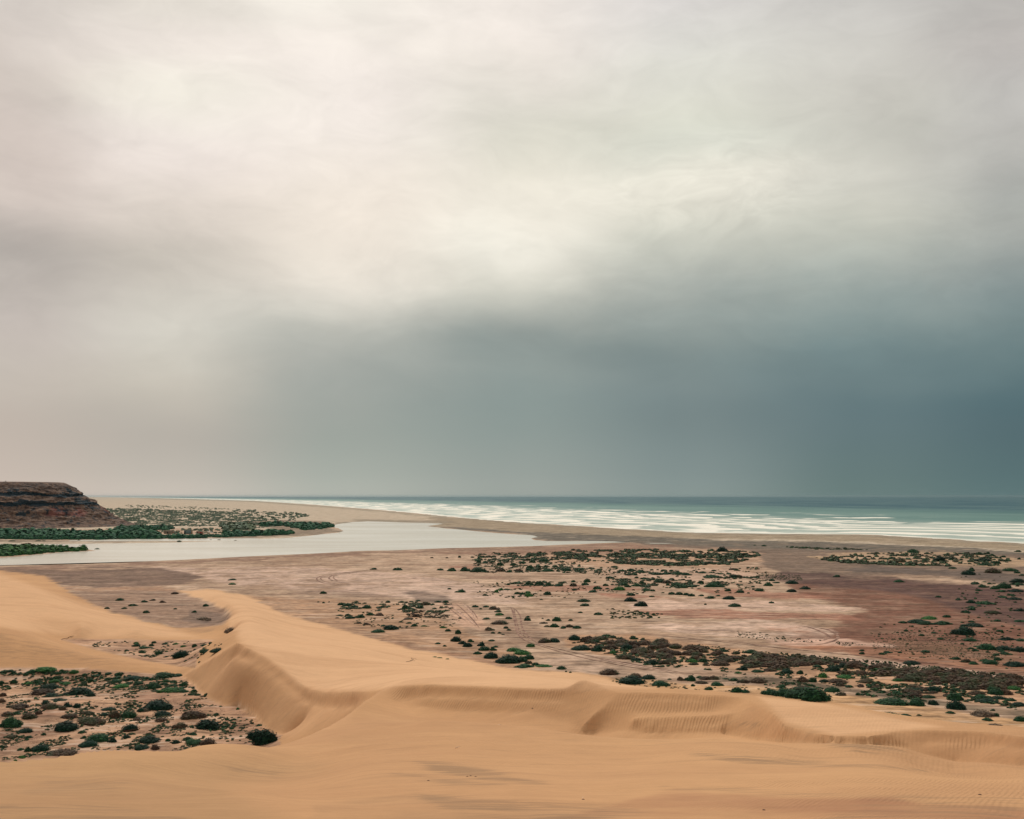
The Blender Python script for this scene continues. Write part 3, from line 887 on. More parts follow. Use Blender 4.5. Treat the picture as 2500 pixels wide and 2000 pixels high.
smt, t, b = mat_new("sea")
q = NT(t)
T_, S_ = q.attr("offshore").outputs['Fac'], q.attr("alongshore").outputs['Fac']
def ts(a_, b_, dx=0):
    c_ = q.n("ShaderNodeCombineXYZ")
    q.l(q.m('MULTIPLY', S_, 1 / a_), c_.inputs[0]); q.l(q.m('ADD', q.m('MULTIPLY', T_, 1 / b_), dx), c_.inputs[1])
    return c_.outputs[0]
nz1 = q.noise(ts(240, 44), 1, 6, .62)
nz2 = q.noise(ts(80, 20, 40), 1, 4, .6)
nz3 = q.noise(ts(700, 170, 9), 1, 3, .5)
wvs = q.n("ShaderNodeTexWave", wave_type='BANDS', bands_direction='Y', wave_profile='SAW')
wvs.inputs['Scale'].default_value = .314 / 1.0; wvs.inputs['Distortion'].default_value = 3.5
wvs.inputs['Detail'].default_value = 3; wvs.inputs['Detail Scale'].default_value = 1.2
q.l(ts(420, 62), wvs.inputs[0])
dens = q.n("ShaderNodeFloatCurve")
q.l(q.m('DIVIDE', T_, 1400.0, True), dens.inputs[1])
cvs = dens.mapping.curves[0]
for p_, v_ in ((0.02, .62), (.06, .64), (.16, .66), (.28, .64), (.38, .56), (.46, .47), (.55, .41), (.7, .33)):
    cvs.points.new(p_, v_)
cvs.points[0].location = (0, .75); cvs.points[-1].location = (1, .16)
dens.mapping.update()
vrow = q.m('ADD', q.m('DIVIDE', T_, 92.0), q.m('MULTIPLY', q.noise(ts(420, 380, 3), 1, 5, .62), 5.2))
fr = q.m('FRACT', vrow)
row = q.m('FLOOR', vrow)
rc_ = q.n("ShaderNodeCombineXYZ")
q.l(q.m('ADD', q.m('MULTIPLY', S_, 1 / 210.0), q.m('MULTIPLY', row, 31.7)), rc_.inputs[0])
q.l(q.m('MULTIPLY', row, 7.3), rc_.inputs[1])
on = q.noise(rc_.outputs[0], 1, 3, .55)
on = q.m('SUBTRACT', on, q.m('SUBTRACT', 1.0, dens.outputs[0]))
edge = q.m('MULTIPLY', q.m('SUBTRACT', nz2, .5), .5)
fr2 = q.m('ADD', fr, q.m('MULTIPLY', edge, .35))
brk = q.m('MULTIPLY', q.ss(on, 0, .05), q.m('MULTIPLY', q.ss(fr2, .25, .62), q.ss(fr2, .90, .96, 1, 0)))
resid = q.m('MULTIPLY', q.ss(q.m('ADD', q.m('MULTIPLY', nz1, .6), q.m('MULTIPLY', nz2, .4)), .50, .68), q.ss(T_, 300, 620, .6, 0))
swash = q.ss(T_, 8, 34, .7, 0)
foam = q.m('MAXIMUM', brk, q.m('MAXIMUM', resid, swash))
trough = q.m('MULTIPLY', q.m('MULTIPLY', q.ss(fr2, .93, 1.0), q.ss(on, -.03, .04)), .5)
wcol = q.mix(q.ss(T_, 250, 800), lin((164,178,168)), lin((90,126,121)))
wcol = q.mix(q.ss(T_, 900, 2100), wcol, lin((34,80,94)))
wcol = q.mix(q.m('MULTIPLY', q.ss(nz3, .4, .62), q.ss(T_, 600, 900, 0, .35)), wcol, lin((124,150,144)))
wcol = q.mix(trough, wcol, lin((84,112,112)))
q.l(q.mix(foam, wcol, lin((244,239,226))), b.inputs['Base Color'])
q.l(q.m('ADD', .5, q.m('MULTIPLY', foam, .4)), b.inputs['Roughness'])
q.l(q.m('MULTIPLY', q.ss(T_, 300, 1500, .10, .04), 1.0), b.inputs['Specular IOR Level'])
p_ = q.n("ShaderNodeNewGeometry").outputs['Position']
q.l(q.bump(q.m('ADD', q.m('ADD', q.noise(q.mapping(p_, (.03, .07, .05)), 1, 6, .7), q.m('MULTIPLY', q.noise(q.mapping(p_, (.25, .4, .5)), 1, 4, .65), .12)), q.m('MULTIPLY', foam, .10)), 3.0, 1), b.inputs['Normal'])
sea = make_obj("sea", V, remap[quads], smt, smooth=True, attrs={"offshore": T.ravel()[used], "alongshore": SS.ravel()[used]})
tag(sea, kind='structure')

lmt, t, b = mat_new("lagoon")
q = NT(t)
p_ = q.n("ShaderNodeNewGeometry").outputs['Position']
ln = q.noise(q.mapping(p_, (.004, .012, 1)), 1, 4, .55)
q.l(q.mix(q.ss(ln, .35, .65), lin((206,194,175)), lin((224,216,201))), b.inputs['Base Color'])
b.inputs['Roughness'].default_value = .2
b.inputs['Specular IOR Level'].default_value = .5
q.l(q.bump(q.noise(q.mapping(p_, (.25, .5, .5)), 1, 4, .6), .25, .6), b.inputs['Normal'])
lv = [on_plane(-900, 1405), on_plane(-900, 1322), on_plane(200, 1308), on_plane(790, 1268), on_plane(1100, 1270), on_plane(1340, 1300), on_plane(1720, 1322), on_plane(1720, 1332), on_plane(1250, 1346)]
me = bpy.data.meshes.new("lagoon")
me.from_pydata([(x_, y_, 0.0) for x_, y_ in lv], [], [list(range(len(lv)))])
me.materials.append(lmt)
lag = bpy.data.objects.new("lagoon", me); COL.objects.link(lag)
tag(lag, kind='structure')

# ---------------------------------------------------------------- table mountain at the river
OUT = [(-1900,1330),(-1500,1360),(-1200,1385),(-950,1400),(-780,1408),(-700,1414),(-655,1424),(-628,1442),(-614,1468),(-611,1495),(-622,1540),(-650,1600),(-760,1720),(-1000,1850),(-1900,2000)]
OUT = np.array(OUT, float)
sg = np.concatenate([[0], np.cumsum(np.hypot(*np.diff(OUT, axis=0).T))])
sv_ = np.concatenate([np.arange(0, 900, 14), np.arange(900, 1800, 1.3), np.arange(1800, sg[-1], 14)])
ox = np.interp(sv_, sg, OUT[:, 0]); oy = np.interp(sv_, sg, OUT[:, 1])
for _ in range(60):
    ox[1:-1] = (ox[:-2] + ox[2:] + 2 * ox[1:-1]) / 4; oy[1:-1] = (oy[:-2] + oy[2:] + 2 * oy[1:-1]) / 4
tx, ty = np.gradient(ox), np.gradient(oy)
ln_ = np.hypot(tx, ty); nx_, ny_ = ty / ln_, -tx / ln_
PROF = [(0,58.3),(3,57.3),(24,45.0),(25.5,44.6),(26.5,40.2),(29,39.4),(38,34.6),(40,33.2),(43,32.4),(44,27.6),(47,26.0),(60,15.6),(74,7.5),(88,2.2),(105,-.8)]
pp = np.array(PROF, float)
arc = np.concatenate([[0], np.cumsum(np.hypot(*np.diff(pp, axis=0).T))])
av = np.arange(0, arc[-1], .9)
po = np.interp(av, arc, pp[:, 0]); ph = np.interp(av, arc, pp[:, 1])
Sg, Og = np.meshgrid(sv_, po); _, Hg = np.meshgrid(sv_, ph)
gul = fbm(Sg, Hg * .6, 34, 5, .6)
gul2 = fbm(Sg + 900, Hg * 2.0, 9, 4, .6)
alcove = np.clip(fbm(Sg + 300, Hg * .2, 70, 2), -1, 1)
lowk = sstep(58 - Hg, 2, 26)
rough_ = fbm(Sg + 50, Hg * 1.5, 4.0, 3, .6)
off = Og + fbm(Sg + 77, Hg * .1, 85, 3) * 12 * sstep(58 - Hg, -2, 30) + gul * 13.5 * lowk + gul2 * 3.6 * sstep(58 - Hg, .5, 6) + alcove * 9 * lowk + rough_ * 1.6 * sstep(58 - Hg, .5, 4)
Hn = Hg + gul2 * 1.1 * sstep(58.3 - Hg, 1, 8) + fbm(Sg, Hg * 0 + 5, 50, 3) * 3.6 * (Hg < 50) * (Hg > 20)
MX = ox[None] + nx_[None] * off; MY = oy[None] + ny_[None] * off
nr, ncl = MX.shape
topin = np.stack([ox - nx_ * 40, oy - ny_ * 40, np.full_like(ox, 58.9)], -1)
V = np.concatenate([np.stack([MX, MY, Hn], -1).reshape(-1, 3), topin])
idx = np.arange(nr * ncl).reshape(nr, ncl)
quads = np.stack([idx[:-1, :-1], idx[1:, :-1], idx[1:, 1:], idx[:-1, 1:]], -1).reshape(-1, 4)
ti = nr * ncl + np.arange(ncl)
q2 = np.stack([ti[:-1], idx[0, :-1], idx[0, 1:], ti[1:]], -1)
half = ncl // 2
q3 = np.array([[ti[i], ti[i + 1], ti[ncl - 2 - i], ti[ncl - 1 - i]] for i in range(half - 1)])
mm, t, b = mat_new("cliff_rock")
q = NT(t)
p_ = q.n("ShaderNodeNewGeometry").outputs['Position']
sp_ = q.n("ShaderNodeSeparateXYZ"); q.l(p_, sp_.inputs[0])
nlow = q.noise(q.mapping(p_, (.03, .03, .1)), 1, 4, .6)
nfine = q.noise(p_, .35, 6, .65)
zz = q.m('ADD', sp_.outputs[2], q.m('MULTIPLY', q.m('SUBTRACT', nlow, .5), 15.0))
zz = q.m('ADD', zz, q.m('MULTIPLY', q.m('SUBTRACT', nfine, .5), 7.0))
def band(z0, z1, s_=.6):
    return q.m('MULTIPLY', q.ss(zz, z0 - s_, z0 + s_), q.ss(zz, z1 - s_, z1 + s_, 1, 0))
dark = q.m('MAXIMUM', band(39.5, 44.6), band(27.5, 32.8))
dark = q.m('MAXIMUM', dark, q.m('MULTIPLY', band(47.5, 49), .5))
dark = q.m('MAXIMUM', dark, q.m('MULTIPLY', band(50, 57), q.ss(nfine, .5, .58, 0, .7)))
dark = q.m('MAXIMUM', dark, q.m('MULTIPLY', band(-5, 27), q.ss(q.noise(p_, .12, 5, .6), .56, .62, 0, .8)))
overhang_shade = q.noise(q.mapping(p_, (.03, .03, .075), loc=(2, 7, 3)), 1, 5, .62)
dark = q.m('MAXIMUM', dark, q.m('MULTIPLY', band(9, 52, 3), q.ss(overhang_shade, .555, .60, 0, .9)))  # dark patches painted into the rock as shade under overhangs
stk = q.noise(q.mapping(p_, (.16, .16, .03)), 1, 5, .65)
red = q.m('MULTIPLY', band(14, 29, 2), q.ss(q.noise(q.mapping(p_, (.02, .02, .05), (5, 2, 1)), 1, 3, .5), .5, .58))
base_ = q.mix(q.ss(nfine, .35, .65), lin((92,76,70)), lin((134,108,92)))
base_ = q.mix(q.m('MULTIPLY', red, .7), base_, lin((140,82,76)))
base_ = q.mix(q.ss(stk, .5, .68, 0, .7), base_, lin((160,132,112)))
base_ = q.mix(q.ss(stk, .48, .34, 0, .7), base_, lin((72,62,60)))
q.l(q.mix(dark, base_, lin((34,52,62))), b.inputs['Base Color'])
q.l(q.bump(q.m('ADD', nfine, q.noise(p_, 1.2, 4, .6)), 1.6, 1), b.inputs['Normal'])
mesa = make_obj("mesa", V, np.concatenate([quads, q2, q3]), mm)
tag(mesa, kind='structure')

# ---------------------------------------------------------------- vegetation
def leaf_mat(name, c1, c2, c3):
    m, t, b = mat_new(name)
    q = NT(t)
    oi = q.n("ShaderNodeObjectInfo")
    geo = q.n("ShaderNodeNewGeometry")
    isl = geo.outputs['Random Per Island']
    nn = q.noise(geo.outputs['Position'], .3 if 'brown' in name else .9, 3, .6)
    col = q.mix(q.ss(isl, .25, 1.0), lin(c1), lin(c2))
    col = q.mix(q.m('MULTIPLY', q.ss(nn, .45, .65), .6), col, lin(c3))
    col = q.scale(col, q.m('ADD', .75, q.m('MULTIPLY', oi.outputs['Random'], .5)))
    q.l(col, b.inputs['Base Color'])
    b.inputs['Roughness'].default_value = .8
    return m


LEAF = {
 'g': leaf_mat("leaf_green", (26,60,42), (48,88,52), (44,70,44)),
 'y': leaf_mat("leaf_bright_green", (36,84,46), (76,122,58), (58,104,52)),
 'b': leaf_mat("leaf_brown", (66,52,42), (100,80,62), (44,74,44)),
 'k': leaf_mat("leaf_blackish", (14,44,36), (30,66,46), (38,52,38)),
 'f': leaf_mat("leaf_dusty", (100,120,100), (132,148,120), (110,118,100)),
 'm': leaf_mat("leaf_bank", (34,76,58), (62,104,72), (46,84,60)),
 'q2': leaf_mat("leaf_tuft", (38,58,38), (50,88,50), (70,62,46)),
 'q': leaf_mat("leaf_mixed", (58,66,50), (60,96,64), (84,66,54)),
 'd': leaf_mat("dead_twig", (92,78,66), (136,116,94), (60,56,52)),
}
woodm, t_, b_ = mat_new("stem_wood")
b_.inputs['Base Color'].default_value = (*lin((82,66,54)), 1)


def dome_core(r, sub, rad=.84, hgt=.84, seg=14, rings=5):
    """lumpy closed mound; sub = list of (x, y, radius, height)"""
    th = np.linspace(0, 2 * np.pi, seg, endpoint=False)
    V, Fq = [], []
    for (cx, cy, rr, hh) in sub:
        o = len(V)
        for k in range(rings):
            ph = (k / rings) * np.pi / 2
            for a in th:
                j = 1 + r.uniform(-.1, .1)
                V.append((cx + math.cos(a) * math.cos(ph) * rr * rad * j, cy + math.sin(a) * math.cos(ph) * rr * rad * j, -.05 + math.sin(ph) * hh * hgt * j))
        V.append((cx, cy, hh * hgt))
        for k in range(rings - 1):
            for i in range(seg):
                Fq.append((o + k * seg + i, o + k * seg + (i + 1) % seg, o + (k + 1) * seg + (i + 1) % seg, o + (k + 1) * seg + i))
        top = o + rings * seg
        for i in range(0, seg, 2):
            Fq.append((o + (rings - 1) * seg + i, o + (rings - 1) * seg + (i + 1) % seg, o + (rings - 1) * seg + (i + 2) % seg, top))
    return V, Fq


def bush_geo(seed, nsub, nleaf, leaf, seg=14, rings=5, spiky=0.0, sprawl=.6):
    r = np.random.default_rng(seed)
    sub = [(0, 0, .62 + .1 * r.random(), 1.0)]
    for i in range(nsub):
        a = r.uniform(0, 2 * np.pi); d = r.uniform(.2, sprawl); rr = r.uniform(.28, .5)
        sub.append((math.cos(a) * d, math.sin(a) * d * .85, rr, r.uniform(.4, .92) * (1.15 - d * .6)))
    V, Fq = dome_core(r, sub, seg=seg, rings=rings)
    V = np.array(V); Fq = np.array(Fq)
    # leaf tufts over the whole mound
    wts = np.array([s[2] for s in sub]); wts /= wts.sum()
    si = r.choice(len(sub), nleaf, p=wts)
    sb = np.array(sub)[si]
    a = r.uniform(0, 2 * np.pi, nleaf); sn = r.uniform(0, 1, nleaf) ** .85
    cs = np.sqrt(1 - sn ** 2)
    rad = r.uniform(.80, 1.07, nleaf) + (r.random(nleaf) < spiky) * r.uniform(0, .3, nleaf)
    c = np.stack([sb[:, 0] + np.cos(a) * cs * sb[:, 2] * rad, sb[:, 1] + np.sin(a) * cs * sb[:, 2] * rad, sn * sb[:, 3] * rad], -1)
    nrm = np.stack([np.cos(a) * cs, np.sin(a) * cs, sn], -1) + r.normal(0, .24, (nleaf, 3))
    nrm /= np.linalg.norm(nrm, axis=1)[:, None]
    t1 = np.cross(nrm, r.normal(0, 1, (nleaf, 3))); t1 /= np.linalg.norm(t1, axis=1)[:, None]
    t2 = np.cross(nrm, t1)
    sz = (leaf * r.uniform(.6, 1.4, nleaf))[:, None]
    q = np.stack([c - t1 * sz - t2 * sz * .5, c + t1 * sz * .8 - t2 * sz * .7, c + t1 * sz + t2 * sz * .6, c - t1 * sz * .7 + t2 * sz * .8], 1)
    V2 = q.reshape(-1, 3)
    F2 = len(V) + np.arange(nleaf * 4).reshape(-1, 4)
    A = np.concatenate([V, V2])
    lo, hi = np.percentile(A[:, 0], 1.5), np.percentile(A[:, 0], 98.5)
    A[:, 0] = (A[:, 0] - (lo + hi) / 2) / (hi - lo) * 1.86
    lo, hi = np.percentile(A[:, 1], 1.5), np.percentile(A[:, 1], 98.5)
    A[:, 1] = (A[:, 1] - (lo + hi) / 2) / (hi - lo) * 1.86
    A[:, 2] *= .98 / np.percentile(A[:, 2], 98.5)
    return A, np.concatenate([Fq, F2])


def mesh_of(name, geo, mat):
    V, Fq = geo
    o = make_obj(name, V, Fq, mat)
    me = o.data
    bpy.data.objects.remove(o)
    return me


BIG = {c: [mesh_of("foliage", bush_geo(11 + i, 3 + i % 4, 1500, .055, spiky=.15 if c in 'bd' else .05), LEAF[c]) for i in range(4)] for c in 'gybkd'}
MED = {c: [mesh_of("foliage", bush_geo(41 + i, 2 + i % 3, 420, .10, 10, 4, spiky=.1), LEAF[c]) for i in range(4)] for c in 'gybkd'}
LONG = {c: [mesh_of("foliage", bush_geo(71 + i, 7, 1100, .07, 10, 4, sprawl=.85), LEAF[c]) for i in range(3)] for c in 'gybkd'}

